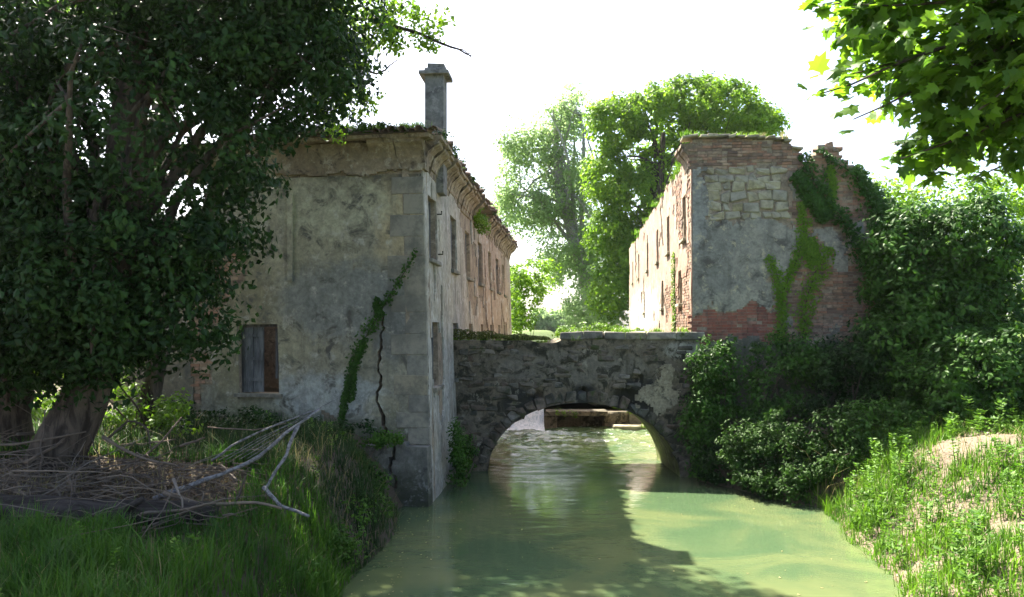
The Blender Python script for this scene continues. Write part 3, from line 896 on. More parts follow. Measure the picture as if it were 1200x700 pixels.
# ------------------------------------------------------------------ right building: roofless brick and stone ruin
ruin = thing('brick_ruin', (C0[0]+2.5, C0[1]+8, 1.0), 'roofless brick and stone ruin with sunlit river wall and creepers', 'building')
NG = np.array([FDIR[1], -FDIR[0]])          # towards the camera
NS = np.array([-SDIR[1], SDIR[0]])          # towards the river
def PG(u, z, d): return np.stack([C0[0]+FDIR[0]*u+NG[0]*d, C0[1]+FDIR[1]*u+NG[1]*d, z+0*u], -1)
def PS(t, z, d): return np.stack([C0[0]+SDIR[0]*t+NS[0]*d, C0[1]+SDIR[1]*t+NS[1]*d, z+0*t], -1)
def gu(px):
    k = (px-600)/FPX
    return (C0[1]*k-C0[0])/(FDIR[0]-FDIR[1]*k)
def gz(px, py): return EYE + (385-py)/FPX*(C0[1]+FDIR[1]*gu(px))
def gpix(u, z):        # wall position -> photograph position (only used to read off outlines)
    y = C0[1]+FDIR[1]*u
    return 600+FPX*(C0[0]+FDIR[0]*u)/y, 385-(z-EYE)*FPX/y
GU1 = 6.4
us = grid_lines(0, GU1, 0.055); zs = grid_lines(-0.6, 9.3, 0.055)
uc, zc = (us[:-1]+us[1:])/2, (zs[:-1]+zs[1:])/2
UU, ZZ = np.meshgrid(uc, zc, indexing='ij')
def ruin_top(u):
    px = gpix(u, 8.5)[0]
    y = np.interp(px, [800, 812, 850, 905, 925, 935, 945, 952, 960, 982, 986, 1000, 1015, 1040, 1060, 1090, 1130], [163, 163, 162, 164, 168, 178, 192, 188, 170, 172, 190, 196, 215, 245, 268, 290, 300])
    return EYE + (385-y)/FPX*(C0[1]+FDIR[1]*u)
top = ruin_top(UU) + 0.10*(n2(UU, 0*UU, 4, 3, 81)-0.5)
okg = ZZ < top
V, F = slab(us, zs, okg, PG, -0.5, 0.0, disp=lambda u, z: 0.02*(n2(u, z, 4, 3, 82)-0.5), back=True)
gwall = obj('front_wall', make_mesh('ruin_front', V, F, M['core']), ruin)
def zone(u, z):
    """0 brick, 1 plaster, 2 rubble stone, 3 red brick"""
    px, py = gpix(u, z)
    e = (n2(u, z, 1.6, 5, 91)-0.5)
    px = px+e*46+(n2(u, z, 7, 3, 93)-0.5)*14; py = py+(n2(u, z, 1.9, 5, 92)-0.5)*46+(n2(u, z, 7, 3, 94)-0.5)*12
    r = np.zeros(np.shape(px), int)
    r = np.where((px > 800) & (px < 923) & (py > 254) & (py < 372), 1, r)
    r = np.where((px < 836) & (py > 196) & (py < 372), 1, r)
    r = np.where((px > 904) & (py > 268+(923-px)*0.0) & (px < 925) & (py > 330) , 0, r)
    r = np.where((px > 834) & (px < 926) & (py > 196) & (py <= 258), 2, r)
    r = np.where((py >= 364) & (px < 912), 3, r)
    r = np.where((r == 0) & (n2(u, z, 1.25, 5, 97) > 0.60) & (py > 200), 1, r)
    r = np.where(py >= 400, 1, r)
    return r
zn = zone(UU, ZZ)
V, F = slab(us, zs, okg & (zn == 1), PG, 0.001, 0.04, disp=lambda u, z: 0.05*(n2(u, z, 1.5, 4, 93)-0.5)+0.015*(n2(u, z, 8, 3, 94)-0.5))
obj('plaster', make_mesh('ruin_plaster', V, F, M['grey_plaster']), gwall)
intop = lambda u, z: z < float(ruin_top(u))-0.04
wall_bricks(gwall, PG, lambda u, z: int(zone(u, z)) == 0 and intop(u, z), 0, 5.6, 3.6, 9.2, M['brick'], 11, maxobj=220, depth=0.045, skip=0.08)
wall_bricks(gwall, PG, lambda u, z: int(zone(u, z)) == 3 and intop(u, z), 0, 2.6, 3.4, 4.9, M['red_brick'], 12, maxobj=80, depth=0.04)
# rubble stones: relaxed rows of unequal blocks
z = gz(870, 258)
k = 0
while z < gz(870, 194):
    h = rng.uniform(0.17, 0.33); u = gu(832)+rng.uniform(-0.2, 0)
    while u < gu(930):
        w = rng.uniform(0.2, 0.5)
        cu, cz_ = u+w/2, z+h/2+rng.normal(0, 0.03)
        if int(zone(np.array(cu), np.array(cz_))) == 2:
            o = bpy.data.objects.new('stone', stone_mesh('stone', w/2-0.012, 0.07, h/2-0.012, M['stone'], 0.42, 0.32, 500+k)); link(o, gwall); k += 1
            o.matrix_basis = Matrix.Translation(Vector(PG(np.array(cu), np.array(cz_), np.array(-0.035+0.02*rng.random())))) @ Matrix.Rotation(math.radians(-4.8), 4, 'Z') @ Matrix.Rotation(rng.normal(0, 0.09), 4, 'Y')
        u += w
    z += h*0.97

# sunlit river wall of the ruin with its openings
upper = [(t_, 0.8, 6.6, 7.85) for t_ in (1.15, 5.4, 9.3, 14.0, 19.5, 24.2)]
lower = [(t_, 0.75, 4.75, 5.75) for t_ in (2.2, 7.4, 16.0)]
op_l = upper + lower
ts = grid_lines(0, 28, 0.10, [w[0] for w in op_l]+[w[0]+w[1] for w in op_l]); zs = grid_lines(-0.6, 9.1, 0.10, (6.6, 7.85, 4.75, 5.75))
TT, ZZ = np.meshgrid((ts[:-1]+ts[1:])/2, (zs[:-1]+zs[1:])/2, indexing='ij')
op = np.zeros(TT.shape, bool)
for t0, w, za, zb in op_l: op |= (TT > t0) & (TT < t0+w) & (ZZ > za) & (ZZ < zb)
rt = np.interp(TT, [0, 0.9, 1.2, 4, 8, 14, 20, 28], [9.1, 9.1, 8.95, 8.9, 8.85, 8.9, 8.75, 8.9]) + 0.7*(n2(TT, 0*TT, 0.9, 4, 95)-0.5)
oks = ~op & (ZZ < rt)
V, F = slab(ts, zs, oks, PS, -0.5, 0.0, back=True)
swall = obj('river_wall', make_mesh('ruin_side', V, F, M['core']), ruin)
peel = ((n2(TT, ZZ, 0.8, 5, 96) > 0.56-0.1*(TT < 3.5)) & (TT < 9)) | (n2(TT, ZZ, 0.9, 5, 97) > 0.66)
peel &= TT > 0.12
V, F = slab(ts, zs, oks & ~peel, PS, 0.001, 0.035, disp=lambda u, z: 0.05*(n2(u, z, 1.2, 4, 98)-0.5))
obj('plaster', make_mesh('ruin_side_plaster', V, F, M['sunny_plaster']), swall)
pl_n = lambda u, z: (float(n2(u, z, 0.8, 5, 96)) > 0.56-0.1*(u < 3.5)) and not any(t0-0.1 < u < t0+w+0.1 and za-0.05 < z < zb+0.05 for t0, w, za, zb in op_l) and z < 8.7
wall_bricks(swall, PS, pl_n, 0.15, 7.0, 3.5, 8.7, M['brick'], 13, maxobj=120, depth=0.035)
for t0, w, za, zb in op_l:
    o = bpy.data.objects.new('window_sill', stone_mesh('window_sill', w/2+0.08, 0.1, 0.05, M['stone'], 0.2, 0.1, 31)); link(o, swall)
    o.matrix_basis = Matrix.Translation(Vector(PS(np.array(t0+w/2), np.array(za-0.054), np.array(0.03)))) @ Matrix(((SDIR[0], -NS[0], 0), (SDIR[1], -NS[1], 0), (0, 0, 1))).to_4x4()
PSc = lambda t_, z_, d_: PS(t_, z_, d_)
t = -0.02
while t < 27:
    ln = rng.uniform(0.5, 0.9)
    if t < 1.2:
        coved('cornice_block', PSc, t, t+ln-0.02, swall, rng.uniform(0.5, 0.72), M['cornice'], dz=0.62)
    t += ln
plain_wall('rear_wall', C0+SDIR*27.7+FDIR*0.6, C0+SDIR*27.7+FDIR*6.2, 0.5, 8.0, 0.4, M['core'], ruin, 15)
plain_wall('end_wall', C0+FDIR*6.2+SDIR*0.1, C0+FDIR*6.2+SDIR*27.8, 0.5, 6.4, 0.4, M['core'], ruin, 16)
# slabs of the broken cornice lying on the wall head
u = -0.28; k = 0
while u < 2.75:
    w = rng.uniform(0.18, 0.42)
    o = bpy.data.objects.new('coping_stone', stone_mesh('coping_stone', w/2, 0.30, 0.035, M['stone'], 0.3, 0.25, 640+k)); link(o, gwall); k += 1
    o.matrix_basis = Matrix.Translation(Vector(PG(np.array(u+w/2), np.array(float(ruin_top(np.array(max(u+w/2, 0.01))))+0.05), np.array(-0.15+rng.normal(0, 0.03))))) @ Matrix.Rotation(math.radians(-4.8)+rng.normal(0, 0.12), 4, 'Z') @ Matrix.Rotation(rng.normal(0, 0.08), 4, 'Y')
    u += w
for (uu_, w) in ((3.62, 0.22), (3.85, 0.2), (4.05, 0.16)):
    o = bpy.data.objects.new('coping_stone', stone_mesh('coping_stone', w/2, 0.22, 0.05, M['brick'], 0.3, 0.25, 680+int(uu_*9))); link(o, gwall)
    o.matrix_basis = Matrix.Translation(Vector(PG(np.array(uu_), np.array(float(ruin_top(np.array(uu_)))+0.04), np.array(-0.2)))) @ Matrix.Rotation(rng.normal(0, 0.2), 4, 'Z')

# ------------------------------------------------------------------ bridge
bridge = thing('stone_bridge', ((BL[0]+BR[0])/2, (BL[1]+BR[1])/2+1.5, 0), 'dark mossy single arch stone bridge joining the two ruins', 'bridge')
BLEN = float(np.linalg.norm(BR-BL)); BD = (BR-BL)/BLEN; NB = np.array([0.03, -1.0])   # the barrel is skewed to the face
BTH = 3.0; S0 = 3.72; HS = 2.62; RISE = 1.98
def PB(s, z, d): return np.stack([BL[0]+BD[0]*s+NB[0]*d, BL[1]+BD[1]*s+NB[1]*d, z+0*s], -1)
def arch(s):
    x = np.clip(np.abs(s-S0)/HS, 0, 1)
    return np.where(x < 1, RISE*np.sqrt(1-x**2.1)-0.02, -0.6)
def btop(s):
    return np.interp(s, [0, 2.3, 2.5, 3.0, 3.15, BLEN], [3.66, 3.66, 3.6, 3.6, 3.70, 3.72]) + 0.05*(n2(s, 0*s, 2.0, 3, 7)-0.5)
sa = S0+HS*np.sin(np.linspace(-np.pi/2, np.pi/2, 61))
ss = np.unique(np.concatenate([np.linspace(0, S0-HS, 22), sa, np.linspace(S0+HS, BLEN, 12)]))
fr_ = np.linspace(0, 1, 46)
def bdisp(s, z):
    d = 0.16*(n2(s, z, 1.6, 5, 111)-0.5)+0.05*(n2(s, z, 7, 3, 112)-0.5)
    for (ps, pz, r) in ((2.45, 2.12, 0.17), (3.72, 2.25, 0.12), (4.9, 2.1, 0.28), (5.15, 2.6, 0.15)):
        d = d - 0.22*np.exp(-(((s-ps)/r)**2+((z-pz)/r)**2)**2)
    return d
mb = MB()
S_, T_ = np.meshgrid(ss, fr_, indexing='ij')
lo = arch(S_); Zf = lo+(btop(S_)-lo)*T_
edge = np.minimum(1, np.minimum(T_+0.03, 1-T_)*14)
nS, nT = S_.shape
I, J = np.meshgrid(np.arange(nS-1), np.arange(nT-1), indexing='ij')
v0 = (I*nT+J).ravel()
Q = np.stack([v0, v0+nT, v0+nT+1, v0+1], 1)
mb.add(PB(S_, Zf, bdisp(S_, Zf)*edge).reshape(-1, 3), None, Q)
mb.add(PB(S_, Zf, -BTH+0*Zf).reshape(-1, 3), None, Q[:, ::-1])
dq = np.linspace(-BTH, 0, 10)
S2, D2 = np.meshgrid(ss, dq, indexing='ij')
I2, J2 = np.meshgrid(np.arange(len(ss)-1), np.arange(9), indexing='ij')
v2 = (I2*10+J2).ravel(); Q2 = np.stack([v2, v2+10, v2+11, v2+1], 1)
mb.add(PB(S2, btop(S2), D2).reshape(-1, 3), None, Q2)
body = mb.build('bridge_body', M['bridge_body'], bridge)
S3, D3 = np.meshgrid(sa, np.linspace(-BTH, 0, 16), indexing='ij')
I3, J3 = np.meshgrid(np.arange(len(sa)-1), np.arange(15), indexing='ij')
v3 = (I3*16+J3).ravel(); Q3 = np.stack([v3, v3+16, v3+17, v3+1], 1)
MB().add(PB(S3, arch(S3)+0.05*(n2(S3, D3, 2.5, 3, 15)-0.5)*np.minimum(1, -D3*4), D3).reshape(-1, 3), None, Q3).build('vault', M['barrel'], bridge)
# pale scab of render by the arch
us = grid_lines(5.15, 6.55, 0.04); zs = grid_lines(1.6, 3.2, 0.04)
UU, ZZ = np.meshgrid((us[:-1]+us[1:])/2, (zs[:-1]+zs[1:])/2, indexing='ij')
e = n2(UU, ZZ, 2.2, 5, 121)-0.5 + 0.7*(n2(UU, ZZ, 9, 3, 122)-0.5)
msk = (((UU-5.75+e*0.8)/0.5)**2+((ZZ-2.15+e*0.6)/0.42)**2 < 1) | (((UU-5.95+e)/0.22)**2+((ZZ-2.75)/0.3)**2 < 1)
V, F = slab(us, zs, msk, PB, -0.12, 0.07, disp=lambda u, z: bdisp(u, z)*0.5)
obj('render_patch', make_mesh('render_patch', V, F, weathered('bridge_render', (0.34, 0.30, 0.20), (0.26, 0.23, 0.16), (0.09, 0.08, 0.055), (0.42, 0.38, 0.27), scale=2.5)), body)
# ring of arch stones
nv = 29
for k in range(nv):
    a = np.pi*(k+0.5)/nv
    s_, z_ = S0-HS*np.cos(a), RISE*np.sin(a)
    nrm = np.array([-np.cos(a)/HS, np.sin(a)/RISE]); nrm /= np.linalg.norm(nrm)
    if z_ < 0.15: continue
    o = bpy.data.objects.new('arch_stone', stone_mesh('arch_stone', 0.5*7.3/nv-0.004, 0.14, 0.15*rng.uniform(0.7, 1.15), M['bridge_stone'], 0.25, 0.25, 700+k)); link(o, body)
    c = PB(np.array(s_+nrm[0]*0.15), np.array(z_+nrm[1]*0.15), np.array(-0.125+0.05*rng.random()))
    o.matrix_basis = Matrix.Translation(Vector(c)) @ Matrix.Rotation(math.atan2(BD[1], BD[0]), 4, 'Z') @ Matrix.Rotation(math.atan2(nrm[0], nrm[1]), 4, 'Y')
# coursed rubble standing proud of the spandrels
k = 0; z = 0.25
while z < 3.5:
    h = rng.uniform(0.11, 0.2); s_ = rng.uniform(0, 0.3)
    while s_ < BLEN-0.1:
        w = rng.uniform(0.2, 0.48)
        ar = float(arch(np.array(s_+w/2)))
        inside = abs(s_+w/2-S0) < HS+0.35 and z < max(ar, 0)+0.42
        if not inside and rng.random() < 0.45 and not (5.2 < s_+w/2 < 6.3 and 1.7 < z < 3.0):
            o = bpy.data.objects.new('stone', stone_mesh('stone', w/2-0.012, 0.10, h/2-0.01, M['bridge_stone'], 0.4, 0.28, 800+k)); link(o, body); k += 1
            dd = float(bdisp(np.array(s_+w/2), np.array(z+h/2)))
            o.matrix_basis = Matrix.Translation(Vector(PB(np.array(s_+w/2), np.array(z+h/2), np.array(dd-0.095+0.035*rng.random())))) @ Matrix.Rotation(math.atan2(BD[1], BD[0])+rng.normal(0, 0.03), 4, 'Z') @ Matrix.Rotation(rng.normal(0, 0.03), 4, 'Y')
        s_ += w
    z += h
# coping slabs on the right half
s_ = 3.12; k = 0
while s_ < BLEN-0.2:
    w = rng.uniform(0.55, 0.85)
    o = bpy.data.objects.new('coping_stone', stone_mesh('coping_stone', w/2-0.01, 0.22, 0.11, M['coping'], 0.22, 0.12, 900+k)); link(o, bridge); k += 1
    o.matrix_basis = Matrix.Translation(Vector(PB(np.array(s_+w/2), np.array(3.80+rng.normal(0, 0.012)), np.array(-0.18)))) @ Matrix.Rotation(math.atan2(BD[1], BD[0])+rng.normal(0, 0.03), 4, 'Z')
    s_ += w

# ------------------------------------------------------------------ weir behind the bridge
bush_after = [('bank_shrub', 'mossy green clump on the weir stones', [(1.9, 32.5, 0.72, 0.5, 0.2, 0.12), (2.2, 32.38, 0.6, 0.5, 0.12, 0.14), (4.6, 32.8, 0.9, 0.5, 0.5, 0.3), (5.3, 31.5, 0.5, 0.3, 0.8, 0.5)])]
weir = thing('weir', (2.2, WEIR, 0), 'low stone weir with dark sluice opening under the arch', 'weir')
def rivx(y, f):
    return left_edge(y)*(1-f)+right_edge(y)*f
def wbox(name, x0, x1, y0, y1, z0, z1, mat, par, seed=0):
    o = bpy.data.objects.new(name, stone_mesh(name, (x1-x0)/2, (y1-y0)/2, (z1-z0)/2, mat, 0.12, 0.06, seed)); link(o, par)
    o.matrix_basis = Matrix.Translation(((x0+x1)/2, (y0+y1)/2, (z0+z1)/2)); return o
xa = at(642, 0, WEIR)[0]; xb = at(706, 0, WEIR)[0]
wbox('sluice_block', xa-0.15, xa+0.35, WEIR-0.5, WEIR+0.8, -0.6, 0.49, M['bridge_body'], weir, 1)
wbox('sluice_back', xa+0.36, xb, WEIR+0.4, WEIR+0.7, -0.6, 0.49, M['bridge_body'], weir, 2)
wbox('lintel', xa-0.1, xb+0.15, WEIR-0.6, WEIR+0.35, 0.50, 0.68, M['bridge_body'], weir, 3)
wbox('sluice_block', xb+0.02, xb+1.0, WEIR-0.2, WEIR+0.8, -0.6, 0.6, M['bridge_body'], weir, 4)
wbox('step_stone', xb+0.3, xb+2.4, WEIR-1.1, WEIR-0.25, -0.4, 0.16, M['stone'], weir, 5)
wbox('step_stone', xb+1.02, xb+3.0, WEIR-0.2, WEIR+0.9, -0.4, 0.98, M['coping'], weir, 6)
wbox('weir_crest', -2.4, xa-0.16, WEIR+0.35, WEIR+0.9, -0.6, 0.9, M['bridge_body'], weir, 7)
# the fall on the left
fx = np.linspace(-1.6, xa-0.17, 26); fp = np.array([(0.55, 0.97), (0.3, 0.95), (0.1, 0.86), (-0.1, 0.62), (-0.3, 0.3), (-0.55, 0.1), (-0.9, 0.04), (-1.3, -0.02)])
Vv = []
for i_, x in enumerate(fx):
    for j_, (dy, dz) in enumerate(fp):
        nn = float(n2(np.array(x*2.2), np.array(j_*0.6), 2.0, 4, 5))-0.5
        Vv.append([x, WEIR+dy+nn*0.25*(j_ > 1), dz+nn*0.16*(j_ > 1)])
Q = np.array([[i_*8+j_, (i_+1)*8+j_, (i_+1)*8+j_+1, i_*8+j_+1] for i_ in range(25) for j_ in range(7)])
kind(obj('falling_water', make_mesh('falling_water', np.array(Vv), Q, M['falls'], True), weir), 'stuff')

# ------------------------------------------------------------------ vegetation
def limbs(mb, trunk, radii, targets, r_frac=0.35, start=(0.35, 0.95), seg=6, sub=2):
    """tapered trunk and limbs that bend out to target points"""
    tr = smooth_path(trunk, 14, 0.02)
    rr = np.interp(np.linspace(0, 1, 14), np.linspace(0, 1, len(radii)), radii)
    tube(mb, tr, rr, 10, 0.5, wob=0.08)
    for p in targets:
        t = rng.uniform(*start)
        i = int(t*13); b = tr[i]; r0 = rr[i]*r_frac*rng.uniform(0.7, 1.2)
        m = b*0.5+p*0.5+np.array([0, 0, 0.12*np.linalg.norm(p-b)])+rng.normal(0, 0.06, 3)*np.linalg.norm(p-b)
        path = smooth_path([b, m, p], 8, 0.01*np.linalg.norm(p-b))
        tube(mb, path, np.linspace(r0, r0*0.18, 8), seg)
        for _ in range(sub):
            k = rng.integers(3, 7); q = path[k]+rng.normal(0, 0.22, 3)*np.linalg.norm(p-b)
            tube(mb, smooth_path([path[k], (path[k]+q)/2+rng.normal(0, 0.03, 3), q], 5), np.linspace(r0*0.35, r0*0.08, 5), 5)

def tree(name, label, base, trunk, radii, ells, nclump, per, rad, size, leafm, barkm, nlimb=14, shell=0.5, flat=0.8, group=None, hang=0.3, cull=None, up=0.5):
    t = thing(name, base, label, 'tree', group)
    L, N, tone, C = clumps(ells, nclump, per, rad, shell, flat, cull, up)
    mb = MB()
    limbs(mb, trunk, radii, C[rng.choice(len(C), min(nlimb, len(C)), replace=False)])
    mb.build('trunk', barkm, t, True)
    foliage_obj('crown', L, N, size*rng.uniform(0.6, 1.3, len(L)), tone, leafm, t, hang)
    return t

# the big ivy-clad tree on the left bank
gz_ = lambda x, y: float(height(np.array(x), np.array(y)))
tb = at(72, 540, 13.2)
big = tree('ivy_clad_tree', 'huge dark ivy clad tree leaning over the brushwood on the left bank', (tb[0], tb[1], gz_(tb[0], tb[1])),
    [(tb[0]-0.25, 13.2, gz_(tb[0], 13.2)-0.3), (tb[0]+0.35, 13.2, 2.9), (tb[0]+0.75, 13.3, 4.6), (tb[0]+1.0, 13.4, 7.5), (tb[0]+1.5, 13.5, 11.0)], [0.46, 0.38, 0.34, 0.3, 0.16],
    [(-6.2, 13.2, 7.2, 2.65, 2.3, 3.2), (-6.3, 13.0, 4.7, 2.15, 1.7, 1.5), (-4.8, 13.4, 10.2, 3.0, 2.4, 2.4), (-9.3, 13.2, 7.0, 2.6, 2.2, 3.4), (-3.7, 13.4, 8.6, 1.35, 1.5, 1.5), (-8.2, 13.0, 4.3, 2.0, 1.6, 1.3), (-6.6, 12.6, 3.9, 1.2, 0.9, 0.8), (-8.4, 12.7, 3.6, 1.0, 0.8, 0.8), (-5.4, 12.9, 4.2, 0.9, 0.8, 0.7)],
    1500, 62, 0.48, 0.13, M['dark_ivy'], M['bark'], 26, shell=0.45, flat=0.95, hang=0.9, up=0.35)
t2 = at(12, 520, 14.0)
tree('leaning_tree', 'second ivy covered trunk at the brushwood behind the huge tree', (t2[0], t2[1], gz_(t2[0], t2[1])),
    [(t2[0]-0.1, 14.0, gz_(t2[0], 14)-0.3), (t2[0]+0.1, 14.0, 3.0), (t2[0]-0.2, 14.2, 5.0), (t2[0]-0.8, 14.6, 8.5)], [0.34, 0.28, 0.24, 0.14],
    [(-9.8, 14.8, 7.4, 2.0, 1.8, 2.6), (-9.4, 14.4, 5.0, 1.4, 1.2, 1.0), (-9.2, 14.6, 9.8, 2.0, 2, 1.8)], 260, 46, 0.55, 0.14, M['tree_leaf'], M['bark'], 10, shell=0.4, hang=0.6)
# lighter tree behind it that reaches over the roof with a bare tipped bough
lt = thing('reaching_tree', (-7.3, 15.8, 1.7), 'light leaved tree reaching a bare tipped bough over the mill roof', 'tree')
mb = MB()
limbs(mb, [(-7.3, 15.8, 1.3), (-6.7, 15.9, 4.5), (-5.6, 16.1, 7.5), (-4.7, 16.1, 10.8)], [0.22, 0.18, 0.14, 0.06], [at(470, 20, 16.0), at(330, -30, 16.2), at(400, 110, 15.9), at(420, -40, 16.2)], 0.5, (0.5, 0.8), sub=3)
bough = smooth_path([np.array([-5.6, 16.1, 7.6]), at(400, 30, 15.9), at(470, 34, 15.6), at(520, 52, 15.5), at(553, 66, 15.4)], 16, 0.012)
tube(mb, bough, np.linspace(0.06, 0.012, 16), 6)
tube(mb, smooth_path([bough[13], at(545, 60, 15.4), at(566, 84, 15.4)], 5), np.linspace(0.014, 0.005, 5), 5)
tube(mb, smooth_path([bough[14], at(560, 62, 15.4), at(578, 65, 15.4)], 4), np.linspace(0.01, 0.004, 4), 5)
b2 = smooth_path([np.array([-5.8, 16.1, 7.1]), at(400, 88, 15.9), at(440, 86, 15.8), at(466, 70, 15.7)], 10, 0.01)
tube(mb, b2, np.linspace(0.045, 0.01, 10), 6)
mb.build('trunk', M['bark'], lt, True)
E = [(*at(440, 15, 15.7), 0.75, 0.6, 0.35), (*at(480, 18, 15.7), 0.55, 0.5, 0.3), (*at(400, 90, 15.9), 0.7, 0.6, 0.8), (*at(425, 55, 15.9), 0.6, 0.5, 0.5), (*at(385, 130, 16.0), 0.55, 0.5, 0.6), (*at(455, 40, 15.7), 0.5, 0.4, 0.3), (*at(515, 25, 15.6), 0.35, 0.3, 0.18), (*at(430, 120, 15.9), 0.3, 0.3, 0.4), (*at(500, 45, 15.6), 0.4, 0.3, 0.22), (*at(395, 20, 15.9), 0.7, 0.6, 0.6)]
L, N, tone, _ = clumps(E, 240, 20, 0.22, 0.1, 0.9)
foliage_obj('crown', L, N, 0.10*rng.uniform(0.6, 1.3, len(L)), tone, M['bright_leaf'], lt, 0.6)

tree('tall_tree', 'tall tree past the mill end, mostly hidden by the huge ivy clad tree', (-10.9, 22.0, 1.9),
    [(-10.9, 22, 1.5), (-10.4, 22, 6), (-9.0, 21.8, 11), (-7.2, 21.6, 15)], [0.4, 0.33, 0.25, 0.1],
    [(-6.6, 21.4, 15.2, 3.2, 2.2, 2.6), (-4.2, 20.8, 15.6, 1.8, 1.8, 1.8), (-9.5, 21.8, 13.5, 2.6, 2.2, 3.0)], 230, 40, 0.7, 0.24, M['tree_leaf'], M['bark'], 14, shell=0.3)
# background trees
def dist(px, py, Y): return at(px, py, Y)
p = dist(672, 385, 66)
tree('poplar_tree', 'tall poplar with haze paled grey green leaves standing beyond the bridge', (p[0], 66, 3.6),
    [(p[0]+2.0, 66, 3.3), (p[0]+0.8, 66, 9), (p[0]-1.0, 66, 15), (p[0]-1.6, 66, 22)], [0.75, 0.6, 0.42, 0.12],
    [(*at(668, 135, 66), 1.7, 2.2, 2.6), (*at(640, 170, 66), 2.2, 2.4, 3.2), (*at(606, 175, 66), 1.9, 2, 2.6), (*at(596, 235, 66), 1.6, 2, 3.2), (*at(632, 250, 66), 2.8, 2.6, 3.0), (*at(668, 215, 66), 2.4, 2.4, 3.6), (*at(690, 290, 66), 2.4, 2.4, 5.0), (*at(655, 305, 66), 2.2, 2.4, 2.4), (*at(705, 350, 66), 1.6, 2, 2.4)],
    760, 36, 1.05, 0.28, M['hazed_poplar_leaf'], M['pale_bark'], 40, shell=0.15, hang=0.5, flat=0.7)
p = dist(770, 385, 55)
tree('broadleaf_tree', 'dense bright green broadleaf tree rising behind the brick ruin', (p[0], 58, 3.6),
    [(p[0]+0.5, 58, 3.2), (p[0], 58, 8), (p[0]+0.6, 58, 13), (p[0]+1, 58, 18)], [0.7, 0.55, 0.4, 0.15],
    [(*at(722, 145, 58), 2.0, 2.6, 1.9), (*at(760, 135, 58), 2.0, 2.6, 1.9), (*at(812, 118, 58), 2.6, 3.0, 1.8), (*at(850, 130, 58), 2.6, 3, 2.0), (*at(885, 145, 58), 1.6, 2.6, 1.5), (*at(712, 205, 58), 1.7, 2.4, 2.0), (*at(740, 235, 58), 2.0, 2.4, 2.0), (*at(712, 275, 58), 1.6, 2.2, 1.8), (*at(742, 300, 58), 1.8, 2.2, 2.2), (*at(716, 340, 58), 1.7, 2.2, 2.0), (*at(790, 200, 60), 3.5, 2.6, 3.6), (*at(770, 300, 60), 2.6, 2.6, 4)],
    900, 60, 0.85, 0.32, M['bright_leaf'], M['bark'], 22, shell=0.6, hang=0.3)
def bush(name, label, ells, ncl, per, rad, size, mat, group=None, shell=0.45, hang=0.3, stems=5, cat='shrub', flat=0.85, base=None):
    e = np.array(ells, float); bx, by = e[:, 0].mean(), e[:, 1].mean(); bz = max(gz_(bx, by), 0.0) if base is None else base
    t = thing(name, (bx, by, bz), label, cat, group)
    L, N, tone, C = clumps(ells, ncl, per, rad, shell, flat)
    k = L[:, 2] > 0.05
    foliage_obj('foliage', L[k], N[k], size*rng.uniform(0.55, 1.3, k.sum()), tone[k], mat, t, hang)
    mb = MB()
    for c in C[rng.choice(len(C), min(stems, len(C)), replace=False)]:
        b = np.array([bx, by, bz-0.05])+rng.normal(0, 0.12, 3)*[1, 1, 0]
        tube(mb, smooth_path([b, (b+c)/2+rng.normal(0, 0.08, 3), c], 6), np.linspace(0.03, 0.008, 6), 5)
    if stems: mb.build('stem', M['bark'], t, True)
    return t
bush('field_bush', 'sunny yellow green bush past the end of the mill', [(*at(612, 345, 52), 1.5, 1.5, 2.0), (*at(626, 325, 53), 1.6, 1.3, 1.2), (*at(606, 370, 51), 1.0, 1.2, 1.0)], 120, 36, 0.5, 0.22, M['bright_leaf'], shell=0.4)
bush('field_bush', 'low dark shrub under the poplar', [(*at(690, 365, 60), 2.2, 1.5, 1.6), (*at(715, 372, 58), 1.6, 1.3, 1.2)], 90, 36, 0.6, 0.25, M['hazed_poplar_leaf'], shell=0.4)
for k, (px, hh, w) in enumerate(((632, 365, 10), (648, 368, 9), (662, 362, 10), (600, 340, 14), (560, 345, 14), (690, 350, 16), (820, 350, 30), (1000, 345, 40), (1180, 335, 40), (420, 345, 40), (200, 345, 40), (40, 340, 40))):
    Yk = 190.0
    bush('treeline_tree', 'hazy far tree in the line across the field', [(*at(px, (hh+388)/2, Yk), w/FPX*Yk, 3, (388-hh)/2/FPX*Yk+0.6)], 60, 26, 1.3, 0.9, M['hazed_poplar_leaf'], 'far trees across the field', shell=0.4, stems=2, cat='tree')

# overhanging tree on the right, close to the camera: lobed leaves, the ones in view each an object
maple = thing('overhanging_maple', (8.6, 8.2, gz_(8.6, 8.2)), 'broad leaved tree hanging lobed green leaves into the top corner over the bank', 'tree')
mb = MB()
limbs(mb, [(8.6, 8.2, 0.4), (8.5, 8.2, 4), (8.2, 8.3, 7), (7.9, 8.4, 10)], [0.28, 0.22, 0.17, 0.08], [], 0.5)
tw = []
for e_ in ((955, 8, 8.6), (955, 112, 8.4), (1000, 140, 8.5), (985, 90, 8.7), (1045, 190, 8.4), (1090, 205, 8.5), (1150, 205, 8.6), (1020, 40, 8.9), (1100, 80, 8.3), (1000, 5, 8.3), (1180, 160, 8.8), (1130, 140, 8.1), (1060, -10, 8.5), (1190, 60, 8.2)):
    tip = at(*e_); root = np.array([8.3, 8.3, 6.2+rng.uniform(0, 2.0)])
    mid = root*0.45+tip*0.55+np.array([0, 0, 0.35])
    pth = smooth_path([root, mid, tip], 14, 0.015); tube(mb, pth, np.linspace(0.05, 0.006, 14), 6); tw.append(pth)
mb.build('trunk', M['bark'], maple, True)
